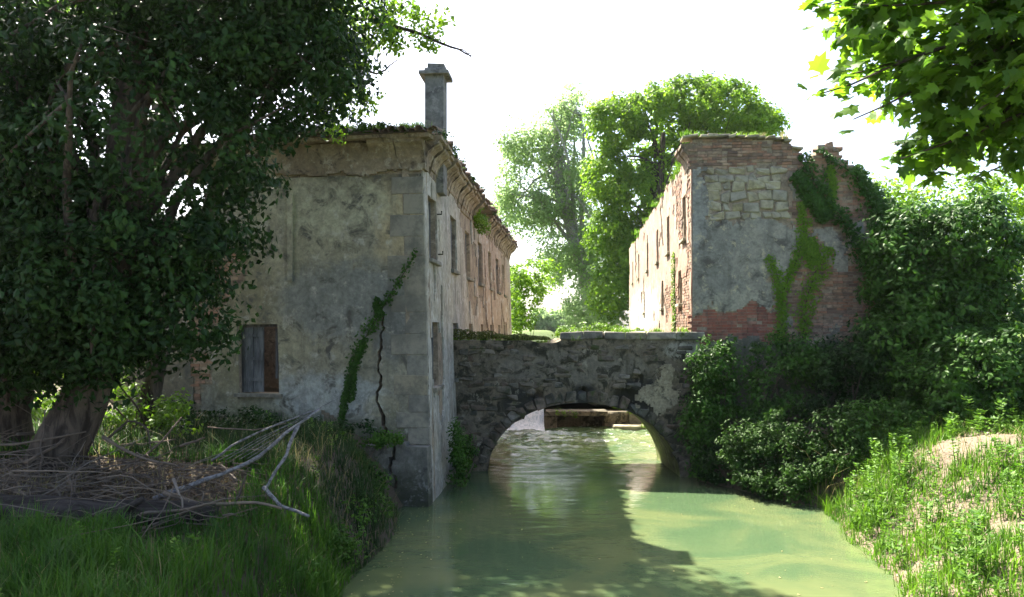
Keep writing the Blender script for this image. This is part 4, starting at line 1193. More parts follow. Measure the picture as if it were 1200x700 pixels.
lo_ = np.array([(0, 0), (0.14, 0.02), (0.36, -0.10), (0.33, 0.12), (0.54, 0.30), (0.31, 0.42), (0.34, 0.70), (0.16, 0.66), (0, 1.0)])
full = np.concatenate([lo_, lo_[1:-1][::-1]*[-1, 1]])
fv = np.column_stack([full[:, 0], full[:, 1], -0.22*np.abs(full[:, 0])**1.2-0.14*full[:, 1]**2])
cen = np.array([[0, 0.36, 0.03]])
fvv = np.concatenate([fv, cen]); nl = len(full)
lf = np.array([[k, (k+1) % nl, nl] for k in range(nl)])
leaf_protos = [make_mesh('leaf', fvv*[1, 1, s], lf, M['maple_leaf'], rnd=np.full(nl, r_)) for s, r_ in ((1, 0.15), (1.5, 0.4), (0.4, 0.65), (-0.8, 0.95))]
E = [(*at(1120, 60, 8.5), 1.25, 0.9, 0.9), (*at(1180, 130, 8.6), 0.8, 0.8, 0.6), (*at(1030, 25, 8.7), 0.6, 0.6, 0.35), (*at(1250, 60, 8.4), 1.2, 1.0, 1.3), (*at(1150, -60, 8.4), 1.4, 1.0, 0.8), (*at(1110, 170, 8.5), 0.45, 0.4, 0.25)]
Lp, Np, tone, _ = clumps(E, 330, 9, 0.27, 0.25, 0.8, up=0.9)
Lt = np.concatenate([pt[5:][8-np.minimum(8, (rng.random(30)**1.6*9).astype(int))]+rng.normal(0, 0.07, (30, 3)) for pt in tw])
Lp = np.concatenate([Lt, Lp]); Np = np.concatenate([rng.normal(0, 0.5, (len(Lt), 3))+[0, 0, 1], Np]); tone = np.concatenate([rng.random(len(Lt)), tone])
px_ = 600+FPX*Lp[:, 0]/Lp[:, 1]
inview = np.where(px_ < 1200)[0]
pick = set(inview[np.argsort(px_[inview])][:290].tolist())
mb = MB()
for i in range(len(Lp)):
    n_ = unit(Np[i]); t_ = rng.normal(0, 1, 3)+[-0.3, 0, -0.9]; t_ = unit(t_-(t_@n_)*n_); b_v = np.cross(t_, n_)
    s = rng.uniform(0.12, 0.23)
    if i in pick:
        o = bpy.data.objects.new('leaf', leaf_protos[rng.integers(4)]); link(o, maple)
        R_ = Matrix((b_v, t_, n_)).transposed().to_4x4()
        o.matrix_basis = Matrix.Translation(Vector(Lp[i])) @ R_ @ Matrix.Scale(s, 4)
    else:
        mb.add(Lp[i]+s*(fvv @ np.stack([b_v, t_, n_])), lf, None, tone[i])
kind(mb.build('crown', M['maple_leaf'], maple), 'stuff')

# ivy and creepers on walls
def wall_leaves(P, pts, n, size, thick, seed_tone=0.0, face=None):
    """leaves spread along a polyline (u, z, halfwidth) on a wall"""
    pts = np.array(pts, float)
    seg = np.linalg.norm(np.diff(pts[:, :2], axis=0), axis=1)*(pts[1:, 2]+pts[:-1, 2])
    k = rng.choice(len(seg), n, p=seg/seg.sum()); f = rng.random(n)[:, None]
    q = pts[k]*(1-f)+pts[k+1]*f
    dv = unit(pts[k+1, :2]-pts[k, :2]); nv_ = np.stack([-dv[:, 1], dv[:, 0]], 1)
    edge = 0.65+0.7*n2(q[:, 0], q[:, 1], 2.5, 3, 7)
    g = np.clip(rng.normal(0, 0.5, n), -1.15, 1.15)
    uv = q[:, :2]+nv_*(g*q[:, 2]*edge)[:, None]+rng.normal(0, 0.02, (n, 2))
    d = 0.05+thick*rng.random(n)*(1-0.5*np.abs(g))*(0.3+1.2*n2(uv[:, 0], uv[:, 1], 2.2, 3, 5))
    p0 = P(uv[:, 0], uv[:, 1], d); nn = P(uv[:, 0], uv[:, 1], d+0.1)-p0
    N = unit(nn)*1.0+[0, 0, 0.45]+rng.normal(0, 0.4, (n, 3))
    return p0, N
def creeper(name, label, P, runs, n, size, thick, mat, group=None):
    c = P(np.array(float(runs[0][0][0])), np.array(float(runs[0][0][1])), np.array(0.05))
    t = thing(name, c, label, 'ivy', group)
    tot = sum(abs(r[0][2]) + len(r) for r in runs)
    Ls, Ns = [], []; mb = MB()
    for r in runs:
        a, b = wall_leaves(P, r, int(n/len(runs)), size, thick); Ls.append(a); Ns.append(b)
        r_ = np.array(r, float); pth = smooth_path(P(r_[:, 0], r_[:, 1], np.full(len(r_), 0.05)), 12, 0.015)
        tube(mb, pth, np.linspace(0.022, 0.008, 12), 5)
    mb.build('stem', M['bark'], t, True)
    L, N = np.concatenate(Ls), np.concatenate(Ns)
    foliage_obj('foliage', L, N, size*rng.uniform(0.6, 1.3, len(L)), np.clip(0.5*n2(L[:, 0], L[:, 2], 2, 3, 4)+0.5*rng.random(len(L)), 0, 1), mat, t, 0.8)
    return t
G = lambda px, py, w: (float(gu(px)), float(gz(px, py)), w)
Fp = lambda px, py, w: (float(fu(px)), float(fz(px, py)), w)
creeper('wall_creeper', 'narrow green creeper slanting up the grey mill front', PF, [[Fp(407, 470, 0.10), Fp(412, 440, 0.14), Fp(425, 405, 0.20), Fp(448, 365, 0.15), Fp(472, 330, 0.12), Fp(494, 293, 0.05)], [Fp(415, 470, 0.05), Fp(418, 430, 0.08), Fp(430, 400, 0.10)], [Fp(400, 495, 0.06), Fp(406, 465, 0.08), Fp(412, 440, 0.07)], [Fp(447, 370, 0.07), Fp(444, 350, 0.04)]], 2600, 0.075, 0.10, M['ivy'])
creeper('wall_creeper', 'bright yellow green forked creeper climbing the brick ruin front', PG, [[G(915, 400, 0.18), G(916, 360, 0.20), G(912, 330, 0.20), G(900, 300, 0.13)], [G(940, 400, 0.20), G(943, 360, 0.24), G(955, 320, 0.30), G(972, 290, 0.22)], [G(918, 340, 0.12), G(935, 300, 0.16), G(942, 268, 0.20), G(937, 238, 0.12)], [G(955, 310, 0.2), G(945, 280, 0.2)], [G(972, 250, 0.12), G(975, 215, 0.14), G(972, 195, 0.08)]], 3600, 0.085, 0.12, M['vine'])
creeper('wall_ivy', 'dark ivy sheet running down over the broken right shoulder of the brick ruin', PG, [[G(940, 182, 0.16), G(952, 208, 0.30), G(972, 240, 0.24), G(995, 268, 0.22), G(1014, 310, 0.24), G(1030, 360, 0.3), G(1034, 410, 0.4)], [G(958, 176, 0.08), G(975, 190, 0.14), G(1000, 205, 0.22), G(1020, 235, 0.38), G(1040, 280, 0.55), G(1055, 340, 0.5), G(1060, 400, 0.5)], [G(930, 205, 0.16), G(945, 225, 0.22), G(968, 258, 0.22)], [G(1000, 196, 0.12), G(1035, 246, 0.3), G(1070, 275, 0.4)]], 6500, 0.11, 0.30, M['ivy'])
creeper('wall_creeper', 'thin creeper hanging down the sunlit river wall of the ruin', PS, [[(3.9, 3.7, 0.25), (3.7, 4.6, 0.22), (3.9, 5.6, 0.20), (3.8, 6.4, 0.15)]], 800, 0.08, 0.12, M['vine'])
bush('ivy_mound', 'tall ivy smothered mass beside the brick ruin', [(10.5, 20.6, 5.6, 1.6, 1.0, 1.7), (11.4, 20.0, 6.0, 1.1, 1.0, 1.35), (10.4, 20.2, 3.6, 1.8, 1.2, 2.0), (9.8, 20.6, 4.4, 0.9, 0.8, 1.8), (11.3, 20.2, 4.2, 1.4, 1.0, 1.6)], 620, 44, 0.40, 0.16, M['ivy'], shell=0.6, hang=0.8)
bush('rounded_shrub', 'dense rounded shrub under the ivy mass above the sandy bank', [(10.9, 18.6, 2.9, 1.5, 1.2, 1.3), (11.3, 18.4, 2.0, 1.2, 1.1, 1.1), (10.0, 18.8, 2.2, 1.1, 0.9, 1.2)], 330, 40, 0.34, 0.14, M['ivy'], shell=0.6, hang=0.8)
bush('sunny_tree', 'sunny light green tree top showing over the ivy mass', [(13.0, 23.5, 6.8, 2.2, 1.4, 1.9), (14.6, 22.5, 5.5, 2.0, 1.6, 3.2), (11.2, 24.5, 7.3, 1.6, 1.2, 1.2), (14.2, 20.5, 3.5, 1.2, 1.3, 1.6)], 420, 34, 0.5, 0.15, M['bright_leaf'], shell=0.5, cat='tree', stems=9)
for k, (lab, e, mt) in enumerate((
    ('dark shrub clinging to the bridge abutment', [(5.35, 21.15, 2.6, 0.75, 0.45, 1.2), (4.95, 21.1, 1.3, 0.5, 0.45, 1.3), (5.0, 21.2, 3.0, 0.4, 0.35, 0.7)], 'ivy'),
    ('dark shrub below the forked creeper', [(6.8, 20.9, 2.4, 1.0, 0.7, 1.5), (7.6, 20.9, 3.2, 0.8, 0.6, 0.7), (6.3, 20.6, 1.2, 0.8, 0.6, 1.0)], 'ivy'),
    ('dark shrub between the forked creeper and the ivy mass', [(8.3, 20.3, 2.2, 1.1, 0.8, 1.7), (8.9, 20.2, 3.2, 0.8, 0.7, 0.9)], 'dark_ivy'),
    ('dark shrub overhanging the still water', [(7.2, 19.4, 0.95, 0.9, 0.7, 0.85), (6.2, 19.7, 0.6, 0.9, 0.6, 0.7), (5.2, 20.6, 0.5, 0.5, 0.5, 0.6), (7.0, 18.7, 0.6, 0.7, 0.5, 0.6), (7.9, 18.9, 0.9, 0.8, 0.5, 0.7)], 'dark_ivy'),
    ('leafy shrub at the shaded head of the sandy bank', [(8.7, 18.9, 1.5, 1.1, 0.8, 0.9), (9.6, 18.6, 1.5, 0.9, 0.7, 0.8)], 'ivy'))):
    bush('bank_shrub', lab, e, 170, 38, 0.30, 0.12, M[mt], shell=0.45, hang=0.7)
# shrubs along the mill wall and behind the big trunk
bush('bank_shrub', 'sunlit young shrub glimpsed behind the huge trunk', [(-7.6, 15.6, 2.6, 0.9, 0.6, 0.9), (-6.4, 15.3, 2.3, 0.45, 0.5, 0.5)], 60, 30, 0.24, 0.10, M['vine'], shell=0.3)
bush('bank_shrub', 'leafy bush beyond the leaning trunk by the mill end', [(-10.6, 17.6, 2.6, 1.3, 0.7, 1.1), (-9.6, 17.2, 2.2, 1.0, 0.6, 0.8)], 120, 32, 0.28, 0.11, M['bright_leaf'], shell=0.3)
bush('bank_shrub', 'dark leafy fringe where the shaded bank meets the water', [(6.5, 18.5, 0.45, 0.6, 0.35, 0.55), (7.2, 18.3, 0.85, 0.6, 0.35, 0.5), (5.9, 19.0, 0.4, 0.5, 0.4, 0.5), (8.0, 18.3, 1.2, 0.6, 0.4, 0.5), (6.8, 18.9, 1.3, 0.6, 0.4, 0.5), (5.5, 19.8, 0.9, 0.5, 0.4, 0.9), (6.2, 19.4, 1.3, 0.7, 0.4, 0.8), (7.6, 18.7, 1.6, 0.7, 0.4, 0.7)], 300, 34, 0.22, 0.10, M['weedy'], shell=0.1)
bush('bank_shrub', 'low dark weeds along the foot of the mill front', [(-6.2, 18.3, 1.85, 1.4, 0.35, 0.35), (-4.2, 18.0, 1.75, 1.4, 0.35, 0.32), (-8.0, 18.8, 1.95, 1.3, 0.4, 0.4)], 130, 30, 0.18, 0.09, M['dark_ivy'], shell=0.2)
bush('bank_shrub', 'dark weedy thicket below the window between brushwood and mill', [(-5.6, 16.6, 1.8, 1.3, 0.6, 0.55), (-7.2, 16.8, 1.9, 1.2, 0.6, 0.6)], 150, 30, 0.2, 0.09, M['dark_ivy'], shell=0.2)
bush('bank_shrub', 'dark weedy thicket in front of the cracked corner', [(-4.1, 16.3, 1.35, 0.9, 0.7, 0.6), (-3.2, 16.6, 0.8, 0.7, 0.6, 0.6), (-3.3, 15.2, 0.8, 0.6, 0.7, 0.5)], 190, 30, 0.18, 0.085, M['weedy'], shell=0.2)
bush('roof_weed', 'dark mossy growth along the front eave of the mill', [(*PF(np.array(1.2), np.array(8.55), np.array(0.25)), 0.9, 0.3, 0.16), (*PF(np.array(2.8), np.array(8.6), np.array(0.25)), 0.9, 0.3, 0.24), (*PF(np.array(3.9), np.array(8.6), np.array(0.25)), 0.7, 0.3, 0.28), (*PF(np.array(0.2), np.array(8.5), np.array(0.2)), 0.4, 0.3, 0.12)], 130, 34, 0.13, 0.06, M['weedy'], shell=0.1, base=8.45, stems=12)
bush('roof_weed', 'leafy sprouts along the river side eave of the mill', [(*PR(np.array(t_), np.array(8.52), np.array(0.35)), 0.25, 0.8, 0.15) for t_ in (0.6, 2.2, 3.9, 6.0, 8.4, 10.5, 13.0, 15.0, 17.0, 19.0, 21.0, 24.0)], 150, 30, 0.14, 0.07, M['weedy'], shell=0.1, base=8.45, stems=0)
bush('bank_shrub', 'trailing weeds down the steep left bank to the water', [(-3.1, 14.6, 0.7, 0.6, 0.9, 0.4), (-2.85, 13.2, 0.45, 0.5, 0.8, 0.35), (-2.8, 16.0, 0.4, 0.5, 0.8, 0.4), (-3.5, 13.2, 0.9, 0.5, 0.8, 0.3), (-3.2, 11.8, 0.5, 0.5, 0.8, 0.35)], 200, 26, 0.2, 0.075, M['grass'], shell=0.1, stems=0)
bush('bank_shrub', 'weeds growing on the ledge under the cracked corner', [(-2.9, 18.0, 1.55, 0.5, 0.3, 0.28), (-4.0, 18.0, 1.4, 0.6, 0.4, 0.3), (-3.4, 17.4, 0.8, 0.8, 0.4, 0.35)], 90, 30, 0.16, 0.085, M['grass'], shell=0.2)
bush('bank_shrub', 'moss and ferns between the mill corner and the bridge', [(-1.3, 20.6, 0.5, 0.3, 1.4, 0.5), (-1.35, 20.0, 1.2, 0.22, 0.5, 0.6), (-1.2, 21.9, 0.8, 0.35, 0.5, 0.8)], 80, 30, 0.18, 0.085, M['ivy'], shell=0.2)
bush('bank_shrub', 'green tuft hanging from the gap in the mill eaves', [(*PR(np.array(10.6), np.array(7.75), np.array(0.2)), 0.35, 0.9, 0.45), (*PR(np.array(9.4), np.array(7.9), np.array(0.25)), 0.25, 0.4, 0.3)], 40, 30, 0.18, 0.10, M['vine'], shell=0.2, stems=3, base=7.7)
bush('bank_shrub', 'low mound of creeping green behind the bridge coping', [(*at(705, 386, 23.4), 0.75, 0.4, 0.2), (*at(668, 389, 23.4), 0.45, 0.4, 0.16), (*at(745, 390, 23.4), 0.5, 0.3, 0.12)], 50, 30, 0.16, 0.09, M['vine'], shell=0.2, stems=3, base=3.7)

bush('bank_shrub', 'shaded greenery hanging over the river just above the weir', [(2.0, 35.5, 1.6, 1.3, 0.5, 0.8), (4.2, 35.5, 1.7, 1.2, 0.5, 0.9), (0.6, 36.2, 2.2, 0.9, 0.5, 0.7), (5.4, 34.6, 1.3, 0.6, 0.6, 0.9)], 150, 30, 0.25, 0.12, M['ivy'], shell=0.2, stems=0)
for a_, b_, c_ in bush_after: bush(a_, b_, c_, 60, 28, 0.16, 0.08, M['vine'], shell=0.1, stems=0)
# grass: blades as one uncountable mass per stretch of bank
def blades(x, y, z, h, w, lean_=0.35):
    n = len(x)
    a = rng.uniform(0, 2*np.pi, n); d = np.stack([np.cos(a), np.sin(a), 0*a], 1)
    ln = rng.normal(0, lean_, n)[:, None]*h[:, None]
    side = np.stack([-np.sin(a), np.cos(a), 0*a], 1)*w[:, None]
    b = np.stack([x, y, z], 1)
    up_ = np.array([0, 0, 1.0])
    mid = b+up_*h[:, None]*0.6+d*ln*0.35
    tip = b+up_*h[:, None]*0.95+d*ln
    V = np.stack([b-side, b+side, mid+side*0.75, mid-side*0.75, tip], 1).reshape(-1, 3)
    k = np.arange(n)[:, None]*5
    return V, (k+[3, 2, 4]), (k+[0, 1, 2, 3])
def grass(name, n, xr, yr, hmin, hmax, mat, label, keep=None, width=0.008, seed=0, parent=None, lean_=0.35, zf=None, floor=0.03):
    x = rng.uniform(*xr, n); y = rng.uniform(*yr, n)
    z = height(x, y) if zf is None else zf(x, y)
    pat = n2(x, y, 1.1, 4, 200+seed)
    k = (z > -0.06) & (rng.random(n) < np.clip((pat-0.3)*3.2, floor, 1))
    if keep is not None: k &= keep(x, y, z)
    x, y, z, pat = x[k], y[k], z[k], pat[k]
    h = (hmin+(hmax-hmin)*rng.random(len(x))**1.4)*(0.35+1.1*np.clip((n2(x, y, 1.9, 3, 230+seed)-0.25)*2, 0, 1.2))
    V, F3, F4 = blades(x, y, z-0.03, h, width*rng.uniform(0.6, 1.5, len(x)), lean_)
    t = np.clip(1.9*(n2(x, y, 1.3, 4, 210+seed)-0.36)+0.35*(rng.random(len(x))-0.2), 0, 1)
    o = obj(name, make_mesh(name, V, [F3, F4], mat, rnd=[t, t]), parent)
    kind(o, 'stuff'); o['label'] = label; o['category'] = 'grass'
    return o
left_keep = lambda x, y, z: (x < left_edge(y)+0.5) & (((x+2.6)**2+(y-18.4)**2) > 0.5)
pile = lambda x, y: np.exp(-(((x+6.4)/2.6)**4+((y-12.2)/1.5)**4))
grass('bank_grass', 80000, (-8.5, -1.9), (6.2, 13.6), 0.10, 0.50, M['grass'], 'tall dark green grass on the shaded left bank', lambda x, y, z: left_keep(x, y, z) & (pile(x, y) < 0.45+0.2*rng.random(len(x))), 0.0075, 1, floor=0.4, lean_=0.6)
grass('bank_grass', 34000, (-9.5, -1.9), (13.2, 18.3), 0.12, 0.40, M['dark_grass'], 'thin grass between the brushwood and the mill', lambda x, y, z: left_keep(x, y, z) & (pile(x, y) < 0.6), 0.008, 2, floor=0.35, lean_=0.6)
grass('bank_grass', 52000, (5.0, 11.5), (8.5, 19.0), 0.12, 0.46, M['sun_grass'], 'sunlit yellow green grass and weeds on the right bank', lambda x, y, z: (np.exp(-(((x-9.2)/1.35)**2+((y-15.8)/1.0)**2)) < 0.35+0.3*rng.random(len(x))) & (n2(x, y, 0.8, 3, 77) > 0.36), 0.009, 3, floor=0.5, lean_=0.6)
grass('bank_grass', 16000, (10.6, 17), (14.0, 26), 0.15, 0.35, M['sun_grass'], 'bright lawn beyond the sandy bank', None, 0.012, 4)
grass('field_grass', 16000, (-3, 14), (46, 75), 0.25, 0.6, M['sun_grass'], 'sunny meadow grass beyond the bridge', None, 0.03, 5)
grass('dead_grass', 5200, (-8.5, -2.0), (6.2, 17.5), 0.12, 0.5, M['dry_grass'], 'straw coloured dead stems through the left bank grass', left_keep, 0.005, 8, lean_=0.9)
grass('dead_grass', 4200, (5.2, 11.5), (9.0, 18.5), 0.1, 0.42, M['dry_grass'], 'straw coloured dead stems through the right bank weeds', None, 0.005, 9, lean_=0.9)
# reeds leaning over the water on the right
grass('reed', 70, (6.4, 7.6), (17.6, 18.6), 0.5, 1.1, M['dry_grass'], 'pale reed blades arching over the water edge', None, 0.007, 6, lean_=0.9)

# leafy weeds: a stem with pairs of leaves
def weed_meshes(seed, h, pairs, ls):
    r = np.random.default_rng(seed); mb = MB()
    pth = smooth_path([(0, 0, -0.05), (0.03, 0.01, h*0.5), (0.08*r.normal(), 0.05*r.normal(), h)], 6)
    tube(mb, pth, np.linspace(0.008, 0.003, 6), 5)
    P_, N_ = [], []
    for k in range(pairs):
        zf = 0.15+0.85*(k+0.5)/pairs; c = np.array([np.interp(zf*h, pth[:, 2], pth[:, i_]) for i_ in range(3)])
        for s in range(4 if zf > 0.8 else 3):
            a = r.uniform(0, 2*np.pi); d = np.array([math.cos(a), math.sin(a), 0.25])
            P_.append(c+d*ls*0.6); N_.append(np.array([-d[0]*0.45, -d[1]*0.45, 1.0]))
    P_, N_ = np.array(P_), np.array(N_)
    V, F = leaf_cards(P_, N_, ls*r.uniform(0.7, 1.3, len(P_)), 0.3, 0.1, 0.5)
    # point each leaf away from the stem
    return mb.mesh('stem', M['weed']), make_mesh('foliage', V, F, M['weed'], rnd=np.repeat(r.random(len(P_)), 2))
wm = [weed_meshes(40+k, h, p_, l_) for k, (h, p_, l_) in enumerate(((0.55, 9, 0.11), (0.75, 12, 0.12), (0.4, 7, 0.14), (0.95, 15, 0.11)))]
def weed(x, y, z, label, group, s=1.0, v=None):
    v = int(rng.integers(4)) if v is None else v
    st, fo = wm[v]
    look = ('knee high leafy weed', 'tall bushy leafy weed', 'low broad leaved weed', 'tallest many leaved weed stalk')[v]
    label, group = look+' '+label, look+'s '+group
    t = thing('weed_plant', (0, 0, 0), label, 'weed', group)
    for nme, me in (('stem', st), ('foliage', fo)):
        o = bpy.data.objects.new(nme, me); COL.objects.link(o); o.parent = t
    t.location = (x, y, z); t.rotation_euler = (rng.normal(0, 0.1), rng.normal(0, 0.1), rng.uniform(0, 6.3)); t.scale = (s, s, s)
n_ = 0
while n_ < 270:
    x, y = rng.uniform(5.6, 11.2), rng.uniform(10.5, 18.6); z = gz_(x, y)
    if z < 0.05 or math.exp(-(((x-9.2)/1.2)**2+((y-15.8)/0.9)**2)) > 0.5 or float(n2(np.array(x), np.array(y), 0.9, 3, 31)) < 0.42: continue
    weed(x, y, z, 'on the sandy right bank', 'on the right bank', rng.uniform(0.5, 1.05)); n_ += 1
for k in range(70):
    x, y = rng.uniform(-6.8, -2.6), rng.uniform(7.5, 17.5)
    if pile(x, y) > 0.5: continue
    z = gz_(x, y)
    if z > 0.1: weed(x, y, z, 'among the grass of the left bank', 'on the left bank', rng.uniform(0.3, 0.7), int(rng.integers(3)))
# tufts on wall heads, eaves and bridge
def tuft_mesh(seed, n, h, mat):
    global rng
    r0 = rng; rng = np.random.default_rng(seed)
    x, y = rng.normal(0, 0.09, n), rng.normal(0, 0.07, n)
    V, F3, F4 = blades(x, y, np.full(n, -0.03), h*rng.uniform(0.4, 1.1, n), 0.009*rng.uniform(0.6, 1.3, n), 0.6)
    t_ = rng.random(n); rng = r0
    return make_mesh('grass_tuft', V, [F3, F4], mat, rnd=[t_, t_])
tm = [tuft_mesh(61, 60, 0.26, M['sun_grass']), tuft_mesh(62, 45, 0.34, M['dry_grass']), tuft_mesh(63, 70, 0.2, M['vine'])]
def tuft(c, label, group, s=1.0, v=None):
    o = bpy.data.objects.new('grass_tuft', tm[rng.integers(3) if v is None else v]); COL.objects.link(o)
    o.location = c; o.rotation_euler = (0, 0, rng.uniform(0, 6.3)); o.scale = (s*1.2, s*1.2, s)
    tag(o, label, 'grass', group)
for k in range(20):
    u = rng.uniform(-0.2, 2.7)
    tuft(PG(np.array(u), np.array(float(ruin_top(np.array(max(u, 0.01))))+0.07), np.array(rng.uniform(-0.35, 0.1))), 'dry grass tuft on the wall head of the brick ruin', 'tufts on the ruin wall', rng.uniform(0.35, 0.9))
for k in range(30):
    u = rng.uniform(-0.3, 4.2)
    tuft(PF(np.array(u), np.array(8.52), np.array(rng.uniform(-0.2, 0.35))), 'weed tuft on the front eave tiles of the mill', 'tufts on the mill eave', rng.uniform(0.5, 1.0), rng.choice([0, 2]))
for k in range(40):
    t_ = rng.uniform(0.2, 25)
    tuft(PR(np.array(t_), np.array(8.48), np.array(rng.uniform(-0.1, 0.4))), 'weed tuft on the river side eave of the mill', 'tufts on the mill river eave', rng.uniform(0.5, 1.0))
for k in range(26):
    t_ = rng.uniform(0.5, 26)
    tuft(PS(np.array(t_), np.array(8.9), np.array(rng.uniform(-0.3, 0.1))), 'grass tuft on the sunlit river wall of the ruin', 'tufts on the sunlit wall', rng.uniform(0.7, 1.3))
for k in range(46):
    s_ = rng.uniform(0.1, BLEN-0.1)
    tuft(PB(np.array(s_), np.array(float(btop(np.array(s_)))+(0.19 if s_ > 3.15 and rng.random() < 0.5 else 0.0)), np.array(rng.uniform(-1.2, -0.05) if s_ < 3.1 else rng.choice([-0.9, -0.12]))), 'small weed tuft on top of the bridge', 'tufts on the bridge', rng.uniform(0.4, 0.9), rng.choice([0, 2, 2]))
# moss cushions on the left half of the bridge
for k in range(9):
    s_ = 0.2+k*0.3; w = rng.uniform(0.25, 0.45)
    c = PB(np.array(s_), np.array(3.68+0.04*rng.random()), np.array(-0.15-0.12*rng.random()))
    n = 420; q = unit(rng.normal(0, 1, (n, 3))); q[:, 2] = np.abs(q[:, 2])
    foliage_obj('moss_cushion', c+q*np.array([w, 0.24, 0.10+0.20*rng.random()**2]), q+rng.normal(0, 0.3, (n, 3)), 0.05, rng.random(n), M['moss'], bridge, 0.2, 0.8)

# ------------------------------------------------------------------ brushwood on the left bank
lg = thing('fallen_log', (-6.0, 11.2, gz_(-6.0, 11.2)), 'thick dark fallen log under the brushwood', 'log')
mb = MB(); lp = smooth_path([(-8.2, 11.3, gz_(-8.2, 11.3)+0.12), (-6.4, 11.2, gz_(-6.4, 11.2)+0.15), (-4.2, 11.5, gz_(-4.2, 11.5)+0.10)], 12, 0.015)
tube(mb, lp, np.linspace(0.30, 0.19, 12), 12, wob=0.08); mb.build('log_trunk', M['log_bark'], lg, True)
mb = MB(); tube(mb, smooth_path([lp[8], lp[8]+[0.25, -0.2, 0.2], lp[8]+[0.4, -0.25, 0.28]], 5), np.linspace(0.07, 0.04, 5), 7); mb.build('branch_stub', M['log_bark'], lg, True)
br = thing('brush_pile', (-6.5, 12.3, gz_(-6.5, 12.3)), 'tangled heap of dead sticks around the foot of the huge tree', 'brushwood')
for k in range(290):
    c0x, c0y = -6.5+rng.normal(0, 1.35), 12.0+rng.normal(0, 0.75)
    if c0x > -3.6: c0x = -4.5
    L_ = rng.uniform(0.35, 1.7); a = rng.normal(0.1, 0.55) if rng.random() < 0.75 else rng.uniform(0, 3.1)
    hz = gz_(c0x, c0y)+abs(rng.normal(0, 0.20))+0.03+(0.45 if c0x < -6.8 else 0.12)*rng.random()
    d = np.array([math.cos(a), math.sin(a), rng.normal(0, 0.28)])
    if rng.random() < 0.07: d = np.array([0.2*rng.normal(), 0.2*rng.normal(), 1.0]); L_ *= 0.6
    p0, p1 = np.array([c0x, c0y, hz])-d*L_/2, np.array([c0x, c0y, hz])+d*L_/2
    for p_ in (p0, p1): p_[2] = max(p_[2], gz_(p_[0], p_[1])+0.01)
    mb = MB(); r0 = rng.choice([0.007, 0.01, 0.016, 0.026], p=[0.4, 0.35, 0.18, 0.07])
    pth = smooth_path([p0, (p0+p1)/2+rng.normal(0, 0.06, 3)*L_, p1], 6, 0.01)
    tube(mb, pth, np.linspace(r0, r0*0.45, 6), 5)
    mb.build('stick', M['dead_wood'], br, True)
# litter of dead leaves in the pile
n = 5200; x = rng.normal(-5.8, 1.6, n); y = rng.normal(12.3, 0.9, n); x = np.minimum(x, -2.9)
P_ = np.stack([x, y, height(x, y)+0.02+0.05*rng.random(n)], 1)
kind(foliage_obj('leaf_litter', P_, rng.normal(0, 0.5, (n, 3))+[0, 0, 1], 0.07*rng.uniform(0.5, 1.2, n), rng.random(n), leaf_mat('dead_leaf', (0.07, 0.045, 0.025), (0.20, 0.14, 0.075), 0.15, 0.8), br), 'stuff')
# forked bare branch propped on its broken end
fk = thing('forked_branch', (*at(300, 560, 12.2)[:2], gz_(-3.9, 12.2)), 'pale stripped forked branch propped up from the brushwood', 'branch')
def limb(name, pts, r0, r1, n=10):
    mb = MB(); tube(mb, smooth_path([at(*q) for q in pts], n, 0.008), np.linspace(r0, r1, n)*0.8*rng.uniform(0.85, 1.2, n), 8, wob=0.1); return mb.build(name, M['stripped_wood'], fk, True)
limb('limb', [(180, 585, 11.9), (245, 560, 12.1), (297, 540, 12.3), (330, 512, 12.5), (375, 479, 12.8)], 0.05, 0.022, 14)
limb('limb', [(248, 540, 12.8), (285, 515, 12.8), (330, 495, 12.8), (374, 480, 12.8)], 0.026, 0.014)
limb('limb', [(350, 497, 12.65), (333, 535, 12.3), (312, 572, 12.0)], 0.034, 0.026)
limb('limb', [(309, 571, 12.0), (330, 592, 11.8), (362, 605, 11.6)], 0.036, 0.028)
for q in range(5):
    f = (q+1)/6
    a_ = at(248+(297-248)*f, 540-2*f, 12.7); b_ = at(372, 481, 12.8)
    mb = MB(); tube(mb, smooth_path([a_, (a_+b_)/2+[0, 0, 0.03-0.06*f], b_], 6, 0.006), np.linspace(0.007, 0.003, 6), 4); mb.build('twig', M['stripped_wood'], fk, True)
limb('twig', [(374, 480, 12.8), (386, 472, 12.8), (398, 466, 12.8)], 0.010, 0.003, 6)
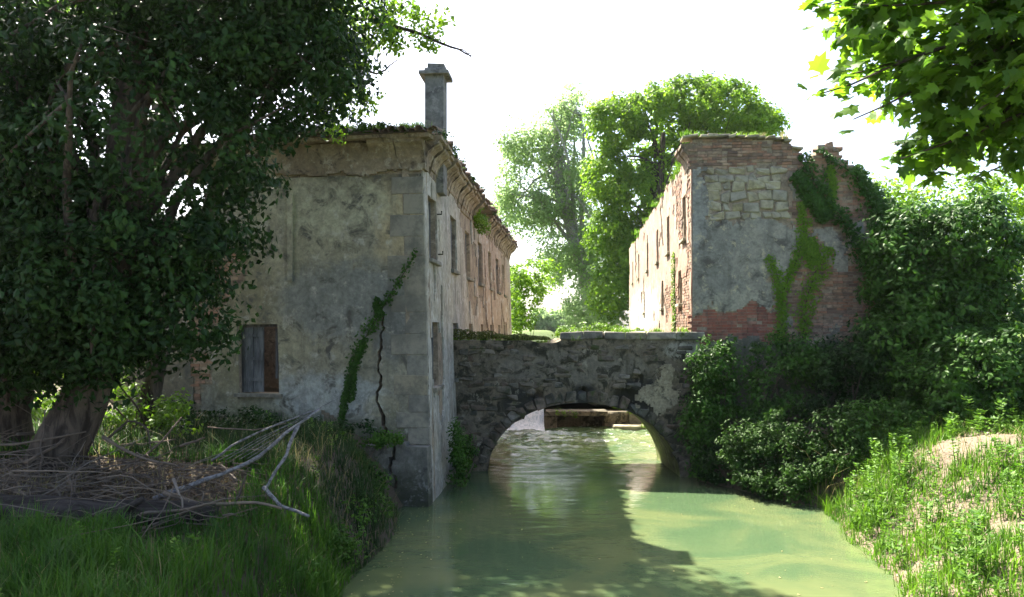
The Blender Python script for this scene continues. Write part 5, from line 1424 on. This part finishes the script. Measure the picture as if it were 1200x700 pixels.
for lab, pts, r0 in (('long pale branch lying across the brushwood beside the log', [(192, 578, 11.6), (235, 590, 11.5), (285, 588, 11.5), (330, 596, 11.4)], 0.035),
                     ('crooked branch lying over the thick log', [(165, 603, 11.0), (215, 597, 11.1), (252, 590, 11.2)], 0.026),
                     ('slender upright dead stem beside the huge trunk', [(47, 580, 11.9), (48, 540, 12.0), (53, 480, 12.1)], 0.02),
                     ('arched dead branch rising behind the brushwood', [(125, 515, 12.8), (150, 495, 12.9), (172, 505, 12.8), (178, 530, 12.7)], 0.02),
                     ('pale branch slanting down through the brushwood', [(120, 512, 12.6), (160, 535, 12.5), (205, 545, 12.4)], 0.03)):
    mb = MB(); tube(mb, smooth_path([at(*q) for q in pts], 10, 0.012), np.linspace(r0, r0*0.5, 10), 7)
    tag(mb.build('fallen_branch', M['dead_wood'], None, True), lab, 'branch')

# clods and pebbles on the bare sand, one uncountable scatter
mb = MB(); n = 900
x = rng.uniform(5.8, 11.5, n); y = rng.uniform(10.5, 18, n); z = height(x, y)
for i in range(n):
    if z[i] < 0: continue
    r_ = 0.012+0.045*rng.random()**3; a = rng.normal(0, 1, (3, 3)); a, _ = np.linalg.qr(a); a *= r_*np.array([1, 0.8, 0.6])[:, None]
    mb.add(np.array([x[i], y[i], z[i]+r_*0.3])+np.concatenate([a, -a]), [[0, 1, 2], [1, 3, 2], [3, 4, 2], [4, 0, 2], [1, 0, 5], [3, 1, 5], [4, 3, 5], [0, 4, 5]], None, rng.random())
o = kind(mb.build('gravel', M['stone']), 'stuff'); o['label'] = 'small stones and clods scattered on the sandy bank'; o['category'] = 'gravel'
# a few leaves and bits of straw adrift on the water
n = 170; x = rng.uniform(-2.3, 5.6, n); y = rng.uniform(11.5, 20, n)
e = rng.random(n) < 0.6; x = np.where(e, left_edge(y)+np.abs(rng.normal(0, 0.5, n)), x)
P_ = np.stack([x, y, np.full(n, 0.018)], 1)
o = kind(foliage_obj('drifting_leaf', P_, rng.normal(0, 0.05, (n, 3))+[0, 0, 1], 0.05*rng.uniform(0.4, 1.2, n), rng.random(n), M['dry_grass'], None), 'stuff'); o['label'] = 'bits of leaf and straw adrift on the river'; o['category'] = 'debris'

# air: thin summer haze round the whole place
hz = MB().add(box_verts((0, 780, 30), (1100, 0, 0), (0, 960, 0), (0, 0, 32)), None, BOXF).build('haze', None)
kind(hz, 'stuff')
hm = bpy.data.materials.new('haze'); hm.use_nodes = True; hm.node_tree.nodes.clear()
vo = hm.node_tree.nodes.new('ShaderNodeVolumePrincipled'); vo.inputs['Color'].default_value = (0.9, 0.95, 1, 1); vo.inputs['Density'].default_value = 0.0001; vo.inputs['Anisotropy'].default_value = 0.3
om = hm.node_tree.nodes.new('ShaderNodeOutputMaterial'); hm.node_tree.links.new(vo.outputs[0], om.inputs['Volume']); hz.data.materials.append(hm)
